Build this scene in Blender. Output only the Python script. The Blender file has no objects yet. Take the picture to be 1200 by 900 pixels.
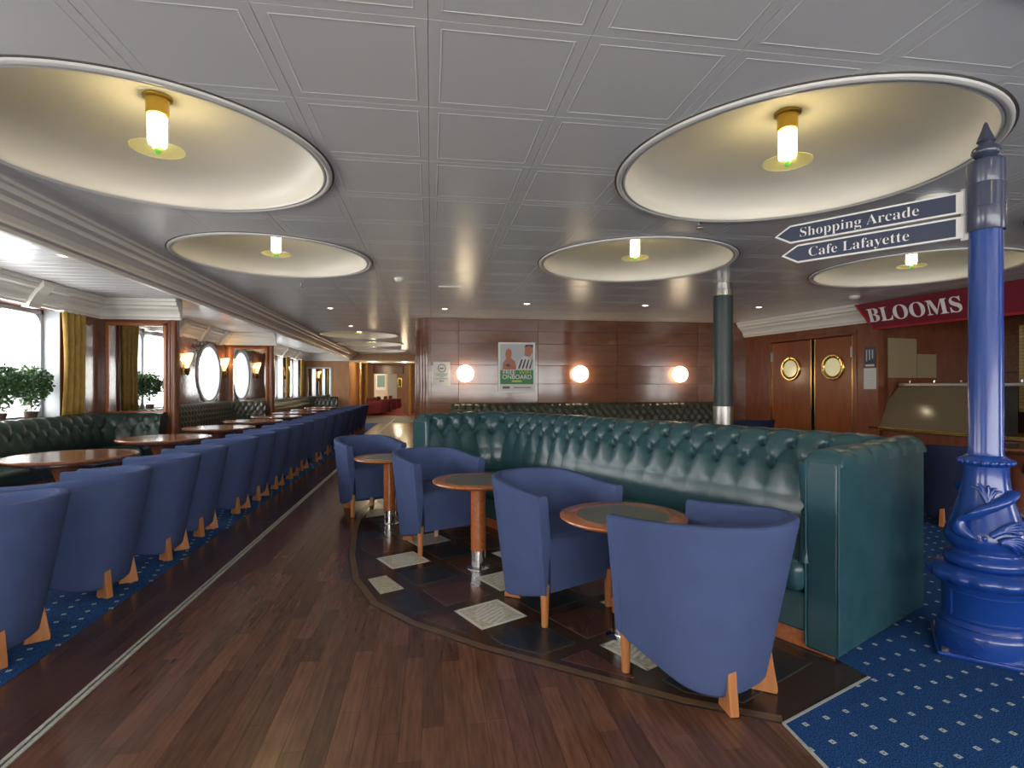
import bpy, bmesh, math, random
from mathutils import Matrix, Vector
random.seed(7)
C = bpy.context.scene.collection
R = math.radians
PI = math.pi

# ------------------------------------------------------------------ camera, world, exposure
F_PX, YAW, CAM_H, CEIL = 640.0, math.atan(95 / 640), 1.28, 2.58
cam_d = bpy.data.cameras.new('camera'); cam = bpy.data.objects.new('camera', cam_d); C.objects.link(cam)
cam.location = (0, 0, CAM_H); cam.rotation_euler = (R(90), 0, -YAW)
cam_d.sensor_width = 36; cam_d.lens = F_PX / 1200 * 36; cam_d.shift_y = 3 / 1200; cam_d.clip_start = 0.05
bpy.context.scene.camera = cam
vs = bpy.context.scene.view_settings
vs.view_transform = 'Standard'; vs.look = 'None'; vs.gamma = 1; vs.use_curve_mapping = False
vs.exposure = 0.42
W = bpy.data.worlds.new('overcast_sky'); bpy.context.scene.world = W; W.use_nodes = True
bg = W.node_tree.nodes['Background']; bg.inputs[0].default_value = (1.0, 0.985, 0.96, 1); bg.inputs[1].default_value = 8.0
DOWN_W, SCONCE_W = 14.0, 5.0
for (px, py, pz, sy, sz, rot) in ((-5.35, 6.5, 1.57, 3.3, 1.6, (0, R(-90), 0)), (-5.35, 2.6, 1.57, 3.5, 1.6, (0, R(-90), 0)), (-5.35, -1.65, 1.57, 2.8, 1.6, (0, R(-90), 0)), (-5.35, 10.5, 1.57, 1.3, 1.3, (0, R(-90), 0)), (-5.35, 13.05, 1.57, 1.3, 1.3, (0, R(-90), 0)),
                                 (-5.35, 16.2, 1.57, 2.5, 1.6, (0, R(-90), 0)), (-5.35, 18.6, 1.57, 1.3, 1.6, (0, R(-90), 0)), (-5.35, 20.7, 1.57, 1.3, 1.6, (0, R(-90), 0)),
                                 (9.75, .3, 1.57, 5.2, 1.6, (0, R(90), 0)), (2.0, -3.45, 1.57, 1.6, 9.2, (R(90), 0, 0))):  # last two belong to the added windows out of view
    ld = bpy.data.lights.new('window_portal', 'AREA'); ld.shape = 'RECTANGLE'; ld.size = sz; ld.size_y = sy
    ld.cycles.is_portal = True
    lo = bpy.data.objects.new('window_portal', ld); C.objects.link(lo); lo.location = (px, py, pz); lo.rotation_euler = rot

# ------------------------------------------------------------------ materials
def mat(name, col, rough=0.5, metal=0.0, spec=0.5, coat=0.0, noise=0.0, nscale=(20, 20, 20), bump=0.0, bscale=60, emit=None, estr=0.0, rnd=0.0, alpha=1.0, trans=0.0, sheen=0.0):
    m = bpy.data.materials.new(name); m.use_nodes = True
    nt = m.node_tree; b = nt.nodes['Principled BSDF']
    b.inputs['Base Color'].default_value = (*col, 1); b.inputs['Roughness'].default_value = rough
    b.inputs['Metallic'].default_value = metal; b.inputs['Specular IOR Level'].default_value = spec
    b.inputs['Coat Weight'].default_value = coat; b.inputs['Coat Roughness'].default_value = 0.06
    b.inputs['Transmission Weight'].default_value = trans; b.inputs['Alpha'].default_value = alpha
    if sheen: b.inputs['Sheen Weight'].default_value = sheen
    if emit: b.inputs['Emission Color'].default_value = (*emit, 1); b.inputs['Emission Strength'].default_value = estr
    tc = nt.nodes.new('ShaderNodeTexCoord')
    src = None
    if noise or rnd:
        mix = nt.nodes.new('ShaderNodeMix'); mix.data_type = 'RGBA'; mix.blend_type = 'MULTIPLY'; mix.inputs[0].default_value = 1
        mix.inputs[6].default_value = (*col, 1)
        val = None
        if noise:
            mp = nt.nodes.new('ShaderNodeMapping'); mp.inputs['Scale'].default_value = nscale
            nz = nt.nodes.new('ShaderNodeTexNoise'); nz.inputs['Scale'].default_value = 1; nz.inputs['Detail'].default_value = 5
            nt.links.new(tc.outputs['Object'], mp.inputs[0]); nt.links.new(mp.outputs[0], nz.inputs[0])
            mr = nt.nodes.new('ShaderNodeMapRange'); mr.inputs[1].default_value = .25; mr.inputs[2].default_value = .75
            mr.inputs[3].default_value = 1 - noise; mr.inputs[4].default_value = 1 + noise
            nt.links.new(nz.outputs[0], mr.inputs[0]); val = mr.outputs[0]
        if rnd:
            oi = nt.nodes.new('ShaderNodeObjectInfo'); ge = nt.nodes.new('ShaderNodeNewGeometry')
            ad = nt.nodes.new('ShaderNodeMath'); ad.operation = 'ADD'; fr = nt.nodes.new('ShaderNodeMath'); fr.operation = 'FRACT'
            nt.links.new(oi.outputs['Random'], ad.inputs[0]); nt.links.new(ge.outputs['Random Per Island'], ad.inputs[1]); nt.links.new(ad.outputs[0], fr.inputs[0])
            m2 = nt.nodes.new('ShaderNodeMapRange'); m2.inputs[3].default_value = 1 - rnd; m2.inputs[4].default_value = 1 + rnd
            nt.links.new(fr.outputs[0], m2.inputs[0])
            if val is None: val = m2.outputs[0]
            else:
                mu = nt.nodes.new('ShaderNodeMath'); mu.operation = 'MULTIPLY'
                nt.links.new(val, mu.inputs[0]); nt.links.new(m2.outputs[0], mu.inputs[1]); val = mu.outputs[0]
        nt.links.new(val, mix.inputs[7]); nt.links.new(mix.outputs[2], b.inputs['Base Color'])
    if bump:
        nb = nt.nodes.new('ShaderNodeTexNoise'); nb.inputs['Scale'].default_value = bscale; nb.inputs['Detail'].default_value = 3
        nt.links.new(tc.outputs['Object'], nb.inputs[0])
        bu = nt.nodes.new('ShaderNodeBump'); bu.inputs['Strength'].default_value = bump; bu.inputs['Distance'].default_value = .004
        nt.links.new(nb.outputs[0], bu.inputs['Height']); nt.links.new(bu.outputs[0], b.inputs['Normal'])
    return m

def carpet_mat(name):
    m = bpy.data.materials.new(name); m.use_nodes = True; nt = m.node_tree; b = nt.nodes['Principled BSDF']
    b.inputs['Roughness'].default_value = 0.95; b.inputs['Specular IOR Level'].default_value = 0.1
    N = nt.nodes.new; L = nt.links.new
    tc = N('ShaderNodeTexCoord'); mp = N('ShaderNodeMapping'); mp.inputs['Scale'].default_value = (9.1, 9.1, 0); mp.inputs['Rotation'].default_value = (0, 0, R(-14))
    L(tc.outputs['Object'], mp.inputs[0])
    sx = N('ShaderNodeSeparateXYZ'); L(mp.outputs[0], sx.inputs[0])
    def math_(op, a, bb=None):
        n = N('ShaderNodeMath'); n.operation = op
        for i, v in enumerate((a, bb)):
            if v is None: continue
            if isinstance(v, (int, float)): n.inputs[i].default_value = v
            else: L(v, n.inputs[i])
        return n.outputs[0]
    ay = math_('SUBTRACT', math_('FRACT', sx.outputs[1]), .5)
    ax = math_('SUBTRACT', math_('FRACT', sx.outputs[0]), .5)
    d = math_('MAXIMUM', math_('ABSOLUTE', ax), math_('ABSOLUTE', ay))
    ring = math_('MULTIPLY', math_('LESS_THAN', d, .095), math_('GREATER_THAN', d, .028))
    nz = N('ShaderNodeTexNoise'); nz.inputs['Scale'].default_value = 230; nz.inputs['Detail'].default_value = 1; L(tc.outputs['Object'], nz.inputs[0])
    cr = N('ShaderNodeValToRGB'); L(nz.outputs[0], cr.inputs[0])
    cr.color_ramp.elements[0].position = .38; cr.color_ramp.elements[0].color = (.005, .020, .075, 1)
    cr.color_ramp.elements[1].position = .62; cr.color_ramp.elements[1].color = (.026, .095, .27, 1)
    mx = N('ShaderNodeMix'); mx.data_type = 'RGBA'; L(ring, mx.inputs[0]); L(cr.outputs[0], mx.inputs[6]); mx.inputs[7].default_value = (.42, .47, .42, 1)
    L(mx.outputs[2], b.inputs['Base Color'])
    bu = N('ShaderNodeBump'); bu.inputs['Strength'].default_value = .5; bu.inputs['Distance'].default_value = .003; L(nz.outputs[0], bu.inputs['Height']); L(bu.outputs[0], b.inputs['Normal'])
    return m

def glass_mat(name, tint=(1, 1, 1), gloss=0.08, see=0.92):
    m = bpy.data.materials.new(name); m.use_nodes = True; nt = m.node_tree
    for n in list(nt.nodes): nt.nodes.remove(n)
    o = nt.nodes.new('ShaderNodeOutputMaterial'); t = nt.nodes.new('ShaderNodeBsdfTransparent'); t.inputs[0].default_value = (*tint, 1)
    g = nt.nodes.new('ShaderNodeBsdfGlossy'); g.inputs['Roughness'].default_value = .03
    x = nt.nodes.new('ShaderNodeMixShader'); x.inputs[0].default_value = gloss
    nt.links.new(t.outputs[0], x.inputs[1]); nt.links.new(g.outputs[0], x.inputs[2]); nt.links.new(x.outputs[0], o.inputs[0])
    return m

def glow(name, col, strength):
    return mat(name, (.8, .75, .6), .4, emit=col, estr=strength)

M = dict(
    plank=mat('dark_oak_planks', (.112, .052, .031), .20, noise=.34, nscale=(55, 5, 5), rnd=.30, bump=.05, bscale=40, spec=.45),
    border=mat('dark_border_wood', (.060, .030, .020), .2, noise=.3, nscale=(55, 5, 5), rnd=.25, spec=.45),
    subfloor=mat('dark_floor_joint', (.022, .014, .010), .4),
    band=mat('tan_inlay_band', (.12, .074, .040), .3, noise=.3, nscale=(12, 12, 3)),
    zone=mat('dark_walnut_frame', (.042, .024, .017), .22, noise=.25, nscale=(30, 30, 4), spec=.5),
    white_tile=mat('pale_inlaid_tile', (.46, .45, .34), .3, noise=.4, nscale=(45, 45, 45)),
    brown_tile=mat('brown_floor_panel', (.080, .034, .024), .2, noise=.3, nscale=(40, 8, 8)),
    joint=mat('tile_joint', (.11, .095, .075), .5),
    slate=mat('black_slate', (.022, .024, .028), .3, noise=.35, nscale=(20, 20, 20), bump=.25, bscale=30),
    metal_strip=mat('worn_aluminium', (.50, .50, .45), .4, metal=.35, noise=.2, nscale=(8, 60, 8)),
    carpet=carpet_mat('blue_dotted_carpet'),
    ceil=mat('grey_satin_metal_tile', (.78, .78, .75), .27, spec=.7),
    ceil_gap=mat('ceiling_gap', (.10, .09, .08), .6),
    slat=mat('pale_ceiling_slat', (.55, .55, .56), .24, spec=.6),
    cream=mat('cream_moulding_paint', (.80, .77, .70), .38),
    dome=mat('cream_dome_paint', (.72, .71, .665), .34),
    brass=mat('polished_brass', (.72, .48, .16), .22, metal=1),
    gold=mat('gold_lamp_cap', (.62, .42, .08), .35, metal=.7),
    tube=glow('glowing_lamp_tube', (1, .80, .42), 17),
    disc=mat('yellow_glass_disc', (.75, .72, .34), .15, emit=(1, .88, .35), estr=.12, alpha=.55),
    knob=mat('green_glass_knob', (.10, .40, .05), .2, emit=(.3, .8, .1), estr=.25),
    mahog=mat('varnished_mahogany', (.165, .068, .038), .13, noise=.22, nscale=(3, 14, 14), coat=.3, spec=.5, rnd=.10),
    mahog2=mat('brown_mahogany_frame', (.20, .066, .032), .22, noise=.2, nscale=(12, 12, 3)),
    door=mat('red_brown_door', (.25, .072, .024), .22, noise=.15, nscale=(12, 12, 2)),
    oakwall=mat('light_oak_wall', (.42, .22, .10), .35, noise=.18, nscale=(10, 10, 2)),
    fabric=mat('blue_wool_fabric', (.064, .091, .200), .95, spec=.08, noise=.10, nscale=(6, 6, 6), bump=.12, bscale=420),
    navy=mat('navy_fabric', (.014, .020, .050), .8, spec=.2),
    beech=mat('orange_beech', (.42, .17, .06), .35, noise=.16, nscale=(40, 40, 6)),
    cherry=mat('cherry_wood', (.40, .125, .038), .22, noise=.25, nscale=(50, 50, 50), coat=.25),
    granite=mat('green_grey_laminate', (.10, .115, .095), .3, noise=.5, nscale=(190, 190, 190)),
    brown_top=mat('polished_brown_top', (.14, .065, .035), .16, noise=.25, nscale=(9, 30, 9)),
    chrome=mat('chrome', (.75, .75, .75), .12, metal=1),
    steel=mat('brushed_steel', (.45, .43, .40), .3, metal=1),
    black=mat('black_metal', (.02, .02, .02), .4),
    leather=mat('teal_leather', (.025, .075, .090), .25, noise=.08, nscale=(7, 7, 7), bump=.10, bscale=260, spec=.55),
    leather2=mat('dark_green_leather', (.016, .036, .030), .3, noise=.2, nscale=(7, 7, 7), bump=.10, bscale=260, spec=.5),
    leather3=mat('olive_black_leather', (.030, .036, .024), .32, noise=.2, nscale=(7, 7, 7), spec=.5),
    blue=mat('glossy_blue_cast_iron', (.010, .050, .27), .2, coat=.25, noise=.10, nscale=(4, 4, 4)),
    slateblue=mat('slate_grey_paint', (.045, .055, .10), .25, coat=.3),
    signblue=mat('navy_sign_face', (.032, .042, .085), .4),
    white=mat('white_paint', (.80, .80, .78), .45),
    paper=mat('white_paper', (.66, .65, .62), .5),
    red_sign=mat('burgundy_sign', (.17, .012, .026), .4),
    red_trim=mat('red_sign_trim', (.36, .02, .03), .4),
    green_col=mat('dark_grey_green_column', (.030, .050, .052), .4),
    globe=glow('frosted_globe', (1, .80, .52), 9),
    sconce=glow('amber_fan_shade', (1, .62, .26), 2.2),
    down=glow('downlight_lens', (1, .86, .55), 9),
    curtain=mat('gold_curtain', (.40, .25, .055), .75, noise=.25, nscale=(9, 30, 9)),
    edge=mat('brown_table_edge', (.20, .075, .032), .25, noise=.25, nscale=(30, 30, 30), coat=.2),
    mirror=mat('mirror', (.86, .87, .86), .02, metal=1),
    frame=mat('grey_window_frame', (.38, .41, .44), .4),
    glass=glass_mat('window_glass'),
    leaf=mat('green_leaves', (.06, .15, .035), .45, noise=.5, nscale=(25, 25, 25)),
    leaf2=mat('dark_green_leaves', (.028, .085, .028), .45, noise=.5, nscale=(25, 25, 25)),
    bark=mat('bark', (.13, .10, .06), .8),
    terra=mat('dark_pot', (.08, .05, .035), .5),
    pgreen=mat('poster_green', (.05, .22, .10), .5), plime=mat('poster_lime', (.45, .62, .08), .5),
    pskin=mat('poster_orange', (.46, .17, .09), .5), pgrey=mat('poster_pale_grey', (.50, .52, .55), .5), pdark=mat('poster_dark', (.06, .06, .09), .5), pink=mat('ink_grey', (.12, .11, .12), .5),
    pteal=mat('poster_teal', (.2, .32, .33), .5),
    tan=mat('tan_panel', (.34, .27, .16), .4), tanglass=mat('bronze_glass_screen', (.16, .125, .075), .12, spec=.6),
    bartile=mat('mosaic_bar_tile', (.42, .30, .12), .25, rnd=.15), grout=mat('dark_grout', (.10, .08, .05), .7),
    redfab=mat('crimson_fabric', (.13, .012, .025), .8), redcarpet=mat('red_carpet', (.24, .03, .035), .95, noise=.2, nscale=(60, 60, 60)),
    mat_dark=mat('dark_threshold', (.05, .05, .05), .6),
    wallpaint=mat('pale_far_wall', (.62, .56, .44), .6),
    shed=mat('pale_shed_cladding', (.13, .135, .14), .7), quay=mat('quay_concrete', (.55, .55, .53), .9),
)

# ------------------------------------------------------------------ mesh helpers
class MB:
    def __init__(s): s.v = []; s.f = []
    def add(s, vs_, fs): o = len(s.v); s.v += [tuple(p) for p in vs_]; s.f += [tuple(i + o for i in q) for q in fs]; return s
    def box(s, x0, x1, y0, y1, z0, z1):
        return s.add([(x0, y0, z0), (x1, y0, z0), (x1, y1, z0), (x0, y1, z0), (x0, y0, z1), (x1, y0, z1), (x1, y1, z1), (x0, y1, z1)],
                     [(0, 3, 2, 1), (4, 5, 6, 7), (0, 1, 5, 4), (1, 2, 6, 5), (2, 3, 7, 6), (3, 0, 4, 7)])
    def prism(s, poly, z0, z1):
        n = len(poly)
        a = sum(poly[i][0] * poly[(i + 1) % n][1] - poly[(i + 1) % n][0] * poly[i][1] for i in range(n))
        if a < 0: poly = poly[::-1]
        return s.add([(x, y, z0) for x, y in poly] + [(x, y, z1) for x, y in poly],
                     [tuple(range(n))[::-1], tuple(range(n, 2 * n))] + [(i, (i + 1) % n, n + (i + 1) % n, n + i) for i in range(n)])
    def lathe(s, prof, n=24, c=(0, 0, 0), mod=None, closed=False):
        vv = []; ff = []; k = len(prof)
        for i in range(n):
            a = 2 * PI * i / n
            for j, (r, z) in enumerate(prof):
                rr = r * (mod(a, z) if mod else 1); vv.append((c[0] + rr * math.cos(a), c[1] + rr * math.sin(a), c[2] + z))
        for i in range(n):
            i2 = (i + 1) % n
            for j in range(k - 1 if not closed else k):
                j2 = (j + 1) % k
                ff.append((i * k + j, i2 * k + j, i2 * k + j2, i * k + j2))
        if not closed:
            if prof[0][0] > 1e-5: ff.append(tuple(i * k for i in range(n))[::-1])
            if prof[-1][0] > 1e-5: ff.append(tuple(i * k + k - 1 for i in range(n)))
        return s.add(vv, ff)
    def tube(s, pts, r, n=8, r2=None):
        pts = [Vector(p) for p in pts]; k = len(pts); vv = []; ff = []
        for i, p in enumerate(pts):
            t = (pts[min(i + 1, k - 1)] - pts[max(i - 1, 0)]).normalized()
            a = t.cross(Vector((0, 0, 1)))
            if a.length < 1e-4: a = Vector((1, 0, 0))
            a.normalize(); b = a.cross(t)
            rr = r if r2 is None else r + (r2 - r) * i / (k - 1)
            for q in range(n):
                w = 2 * PI * q / n; vv.append(p + a * math.cos(w) * rr + b * math.sin(w) * rr)
        for i in range(k - 1):
            for q in range(n): ff.append((i * n + q, i * n + (q + 1) % n, (i + 1) * n + (q + 1) % n, (i + 1) * n + q))
        ff.append(tuple(range(n))[::-1]); ff.append(tuple(range((k - 1) * n, k * n)))
        return s.add(vv, ff)
    def extrude_profile(s, prof, p0, p1, side):
        # closed profile [(d, z)], swept straight from p0 to p1 (xy); d is measured along 'side' (xy)
        k = len(prof); vv = [(p0[0] + side[0] * d, p0[1] + side[1] * d, z) for d, z in prof] + [(p1[0] + side[0] * d, p1[1] + side[1] * d, z) for d, z in prof]
        return s.add(vv, [tuple(range(k)), tuple(range(k, 2 * k))[::-1]] + [(i, i + k, (i + 1) % k + k, (i + 1) % k) for i in range(k)])
    def xf(s, m): s.v = [tuple(m @ Vector(p)) for p in s.v]; return s
    def build(s, name, m, parent=None, smooth=None, bevel=0, seg=2, fix=True):
        me = bpy.data.meshes.new(name); me.from_pydata(s.v, [], s.f)
        if fix:
            bm = bmesh.new(); bm.from_mesh(me); bmesh.ops.recalc_face_normals(bm, faces=bm.faces); bm.to_mesh(me); bm.free()
        me.materials.append(m)
        if smooth is not None:
            me.polygons.foreach_set('use_smooth', [True] * len(me.polygons)); me.set_sharp_from_angle(angle=R(smooth))
        o = bpy.data.objects.new(name, me); C.objects.link(o); o.parent = parent
        if bevel:
            b = o.modifiers.new('bevel', 'BEVEL'); b.width = bevel; b.segments = seg; b.limit_method = 'ANGLE'
            if smooth is None: me.polygons.foreach_set('use_smooth', [True] * len(me.polygons)); me.set_sharp_from_angle(angle=R(30))
        return o

def empty(name, loc=(0, 0, 0), rz=0):
    o = bpy.data.objects.new(name, None); C.objects.link(o); o.location = loc; o.rotation_euler = (0, 0, rz); o.empty_display_size = .1; return o
def tag(o, label, cat, group=None):
    o['label'] = label; o['category'] = cat
    if group: o['group'] = group
    return o
def struct(o): o['kind'] = 'structure'; return o
KIDS = {}
def kids(o):
    return [c for c in bpy.data.objects if c.parent == o]
def dup(root, loc, rz, label, group=None, src_kids=None):
    r = root.copy(); C.objects.link(r); r.location = loc; r.rotation_euler = (0, 0, rz); r['label'] = label
    if group: r['group'] = group
    for ch, gs in src_kids:
        c = ch.copy(); C.objects.link(c); c.parent = r
        for g in gs: d = g.copy(); C.objects.link(d); d.parent = c
    return r
def tree(root): return [(c, kids(c)) for c in kids(root)]
def text(name, body, size, m, parent, mtx, depth=.002, align='CENTER', offset=0):
    cu = bpy.data.curves.new(name, 'FONT'); cu.body = body; cu.size = size; cu.align_x = align; cu.align_y = 'CENTER'; cu.extrude = depth; cu.offset = offset
    t = bpy.data.objects.new(name, cu); C.objects.link(t)
    bpy.context.view_layer.update(); dg = bpy.context.evaluated_depsgraph_get()
    me = bpy.data.meshes.new_from_object(t.evaluated_get(dg)); bpy.data.objects.remove(t); me.materials.clear(); me.materials.append(m)
    me.transform(mtx); o = bpy.data.objects.new(name, me); C.objects.link(o); o.parent = parent; return o
def serif(s):   # mathematical bold capitals and small letters carry serifs
    return ''.join(chr(0x1D400 + ord(c) - 65) if 'A' <= c <= 'Z' else chr(0x1D41A + ord(c) - 97) if 'a' <= c <= 'z' else c for c in s)
def frame_mtx(origin, xdir, ydir):
    x = Vector(xdir).normalized(); y = Vector(ydir).normalized(); z = x.cross(y)
    return Matrix(((x.x, y.x, z.x, origin[0]), (x.y, y.y, z.y, origin[1]), (x.z, y.z, z.z, origin[2]), (0, 0, 0, 1)))

# frame of the diagonal seating group: e runs along the sofa, n across it (away from the aisle)
EV, NV = (-.454, .891), (.891, .454)
def en(e, n): return (EV[0] * e + NV[0] * n, EV[1] * e + NV[1] * n)
EN_MTX = Matrix(((EV[0], -NV[0], 0, 0), (EV[1], -NV[1], 0, 0), (0, 0, 1, 0), (0, 0, 0, 1)))  # local x = e, y = -n
E_ANG = math.atan2(EV[1], EV[0])

XW = -4.9          # left window wall
YW = 10.39         # far mahogany wall
YF = 22.3          # far end of the aisle
YB = -3.2          # behind the camera
XC0, XC1, XS = -1.815, -1.45, -1.41   # carpet edge, metal strip

# ------------------------------------------------------------------ floor
floor = struct(MB().box(-5.4, 10.5, YB - .2, 44, -.10, -.012).build('floor', M['subfloor']))
curve = [(1.305, YB), (1.305, 1.60), (1.32, 1.895), (1.0, 2.07), (.656, 2.33), (.226, 2.655), (-.12, 2.98), (-.36, 3.30), (-.53, 3.75), (-.63, 4.3), (-.70, 5.0), (-.74, 5.7), (-.66, 6.4), (-.42, 7.0), (.2, 7.4), (.2, YW)]
curve += [(-.32, YW), (-.32, 44)]
zone_edge = curve[2:15]
def clip(poly, a, b):
    # keep the part left of a->b
    out = []
    def sd(p): return (b[0] - a[0]) * (p[1] - a[1]) - (b[1] - a[1]) * (p[0] - a[0])
    for i in range(len(poly)):
        p, q = poly[i], poly[(i + 1) % len(poly)]; sp, sq = sd(p), sd(q)
        if sp >= 0: out.append(p)
        if sp * sq < 0: t = sp / (sp - sq); out.append((p[0] + t * (q[0] - p[0]), p[1] + t * (q[1] - p[1])))
    return out
def area(poly): return abs(sum(poly[i][0] * poly[(i + 1) % len(poly)][1] - poly[(i + 1) % len(poly)][0] * poly[i][1] for i in range(len(poly)))) / 2 if len(poly) > 2 else 0
def curve_x(y, cv):
    for (x0, y0), (x1, y1) in zip(cv, cv[1:]):
        if y0 <= y <= y1 and y1 > y0: return x0 + (x1 - x0) * (y - y0) / (y1 - y0)
    return cv[-1][0]
def inset_curve(cv, d):
    out = []
    for i, p in enumerate(cv):
        a = Vector(cv[max(i - 1, 0)]); b = Vector(cv[min(i + 1, len(cv) - 1)]); t = (b - a).normalized()
        out.append((p[0] + t.y * d, p[1] - t.x * d))
    return out
def seg_near(cv, p):
    best = None
    for a, b in zip(cv, cv[1:]):
        ax, ay = a; dx, dy = b[0] - ax, b[1] - ay; L2 = dx * dx + dy * dy
        if L2 == 0: continue
        t = max(0, min(1, ((p[0] - ax) * dx + (p[1] - ay) * dy) / L2)); d = math.hypot(p[0] - ax - t * dx, p[1] - ay - t * dy)
        if best is None or d < best[0]: best = (d, a, b)
    return best
rng = random.Random(3)
planks = []
def plank_run(x0, x1, cut):
    y = YB + rng.uniform(0, .5)
    while y < 24:
        L = rng.uniform(.42, .75); poly = [(x0 + .0006, y), (x1 - .0006, y), (x1 - .0006, y + L - .001), (x0 + .0006, y + L - .001)]
        if cut:
            cs = [((b[0] - a[0]) * (p[1] - a[1]) - (b[1] - a[1]) * (p[0] - a[0]) > 0) for p in poly for d, a, b in (seg_near(curve, p),)]
            if not any(cs): poly = []
        if area(poly) > .0008: planks.append((y, x0, poly, cut))
        y += L
x = XS
while x < 1.3: plank_run(x, x + .081, True); x += .081
x = XC0
while x < XC1 - .01: plank_run(x, x + .073, False); x += .073
def seen(p):
    y, x0, poly, c = p; cy = y + .3; zc = x0 * .1468 + cy * .989
    return cy > 1.55 and abs(600 + 640 * (x0 * .989 - cy * .1468) / max(zc, .1) - 600) < 640
front = sorted([p for p in planks if seen(p)], key=lambda p: p[0])[:285]
fs_ = set(id(p) for p in front)
for p in front: MB().prism(p[2], -.012, 0).build('plank', M['plank'] if p[3] else M['border'], floor, fix=False)
for flag, m in ((True, M['plank']), (False, M['border'])):
    mb = MB()
    for p in planks:
        if id(p) not in fs_ and p[3] == flag: mb.prism(p[2], -.012, 0)
    o = mb.build('distant_planks', m, floor, fix=False); o['kind'] = 'stuff'
MB().box(XC1 - .004, XC1 + .011, YB, YF, -.012, .004).build('metal_strip', M['metal_strip'], floor)
MB().box(XC1 + .011, XS - .016, YB, YF, -.012, -.003).build('metal_strip', M['subfloor'], floor)
MB().box(XS - .016, XS, YB, YF, -.012, .005).build('metal_strip', M['metal_strip'], floor)
MB().box(XW - .1, XC0, YB, YF, -.012, .003).build('carpet', M['carpet'], floor)
cp = [(1.312, YB), (1.312, 1.60), (1.327, 1.893), (1.905, 2.14), en(1.2, 2.73), en(5.2, 2.75), (.21, 7.4), (.21, YW), (6.4, YW), (9.5, YW), (9.5, YB)]
MB().prism(cp, -.012, .004).build('carpet', M['carpet'], floor)
def strip_along(pts, w, z, name, m):
    a = inset_curve(pts, -w / 2); b = inset_curve(pts, w / 2); mb = MB()
    n = len(pts); vv = [(x, y, zz) for zz in (-.012, z) for l in (a, b) for x, y in l]
    ff = []
    for i in range(n - 1): ff += [(i, i + 1, n + i + 1, n + i), (2 * n + i, 3 * n + i, 3 * n + i + 1, 2 * n + i + 1), (i, 2 * n + i, 2 * n + i + 1, i + 1), (n + i, n + i + 1, 3 * n + i + 1, 3 * n + i)]
    ff += [(0, n, 3 * n, 2 * n), (n - 1, 3 * n - 1 - n + 0, 4 * n - 1, 3 * n - 1)]
    return mb.add(vv, ff).build(name, m, floor)
zp = zone_edge + [en(5.2, 2.745), en(1.2, 2.725), (1.905, 2.135)]
MB().prism(zp, -.011, .0015).build('walnut_inlay', M['zone'], floor)
strip_along([(1.308, YB), (1.308, 1.60), (1.322, 1.895), (1.905, 2.143)], .012, .006, 'metal_strip', M['metal_strip'])
bandc = inset_curve(zone_edge, .035)
strip_along(bandc, .042, .0022, 'inlay_band', M['band'])
inner = inset_curve(zone_edge, .10)
for i in range(-5, 10):
    for j in range(-2, 5):
        ce, cn = 2.577 + .39 * i, 1.683 + .385 * j
        h = .15; poly = [en(ce - h, cn - h), en(ce - h, cn + h), en(ce + h, cn + h), en(ce + h, cn - h)]
        if ce < 1.2 or ce > 6.6 or cn > 2.85 - (0 if ce < 4.4 else -.3): continue
        c0 = en(ce, cn); d, a, b = seg_near(inner, c0)
        poly = [p for p in poly]
        s_in = (b[0] - a[0]) * (c0[1] - a[1]) - (b[1] - a[1]) * (c0[0] - a[0])
        if d < .3:
            poly = poly if area(poly) else []
            k0 = inner.index(a)
            for a2, b2 in zip(inner[max(0, k0 - 1):k0 + 2], inner[max(0, k0 - 1) + 1:k0 + 3]):
                if len(poly) > 2: poly = clip(poly, b2, a2)
        elif s_in > 0: continue
        if ce - h < 1.12: continue
        if area(poly) < .012: continue
        k = (i - j) % 3
        if i <= -3 and j >= 1: k = 2
        t = MB().prism(poly, -.010, .0027).build('floor_tile', M[('white_tile', 'brown_tile', 'slate')[k]], floor, fix=False)
        gx, gy = sum(p[0] for p in poly) / len(poly), sum(p[1] for p in poly) / len(poly)
        MB().prism([(gx + (p[0] - gx) * 1.022, gy + (p[1] - gy) * 1.022) for p in poly], -.010, .0021).build('joint', M['joint'] if k else M['zone'], t, fix=False)
        if k == 0:
            c1 = Vector((sum(p[0] for p in poly) / len(poly), sum(p[1] for p in poly) / len(poly)))
            if area(poly) > .07:
                mb = MB()
                for q in range(-3, 4):
                    hw = .012; L = .105 - abs(q) * .016; ee = ce + q * .032; 
                    mb.prism([en(ee - hw * .6 - .03, cn - L), en(ee + hw * .6 - .03, cn - L), en(ee + hw * .6 + .03, cn + L), en(ee - hw * .6 + .03, cn + L)], .0025, .0034)
                for (ea, eb, na, nb) in ((-.145, .145, -.145, -.13), (-.145, .145, .13, .145), (-.145, -.13, -.145, .145), (.13, .145, -.145, .145)):
                    mb.prism([en(ce + ea, cn + na), en(ce + eb, cn + na), en(ce + eb, cn + nb), en(ce + ea, cn + nb)], .0025, .0034)
                mb.build('tile_inlay', M['paper'], t)
# beyond the aisle
MB().box(-3.3, -.32, 19.6, 24.2, -.011, .004).build('threshold_mat', M['mat_dark'], floor)
MB().box(-4.5, .8, 24.2, 43.5, -.011, .004).build('carpet', M['redcarpet'], floor)

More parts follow.
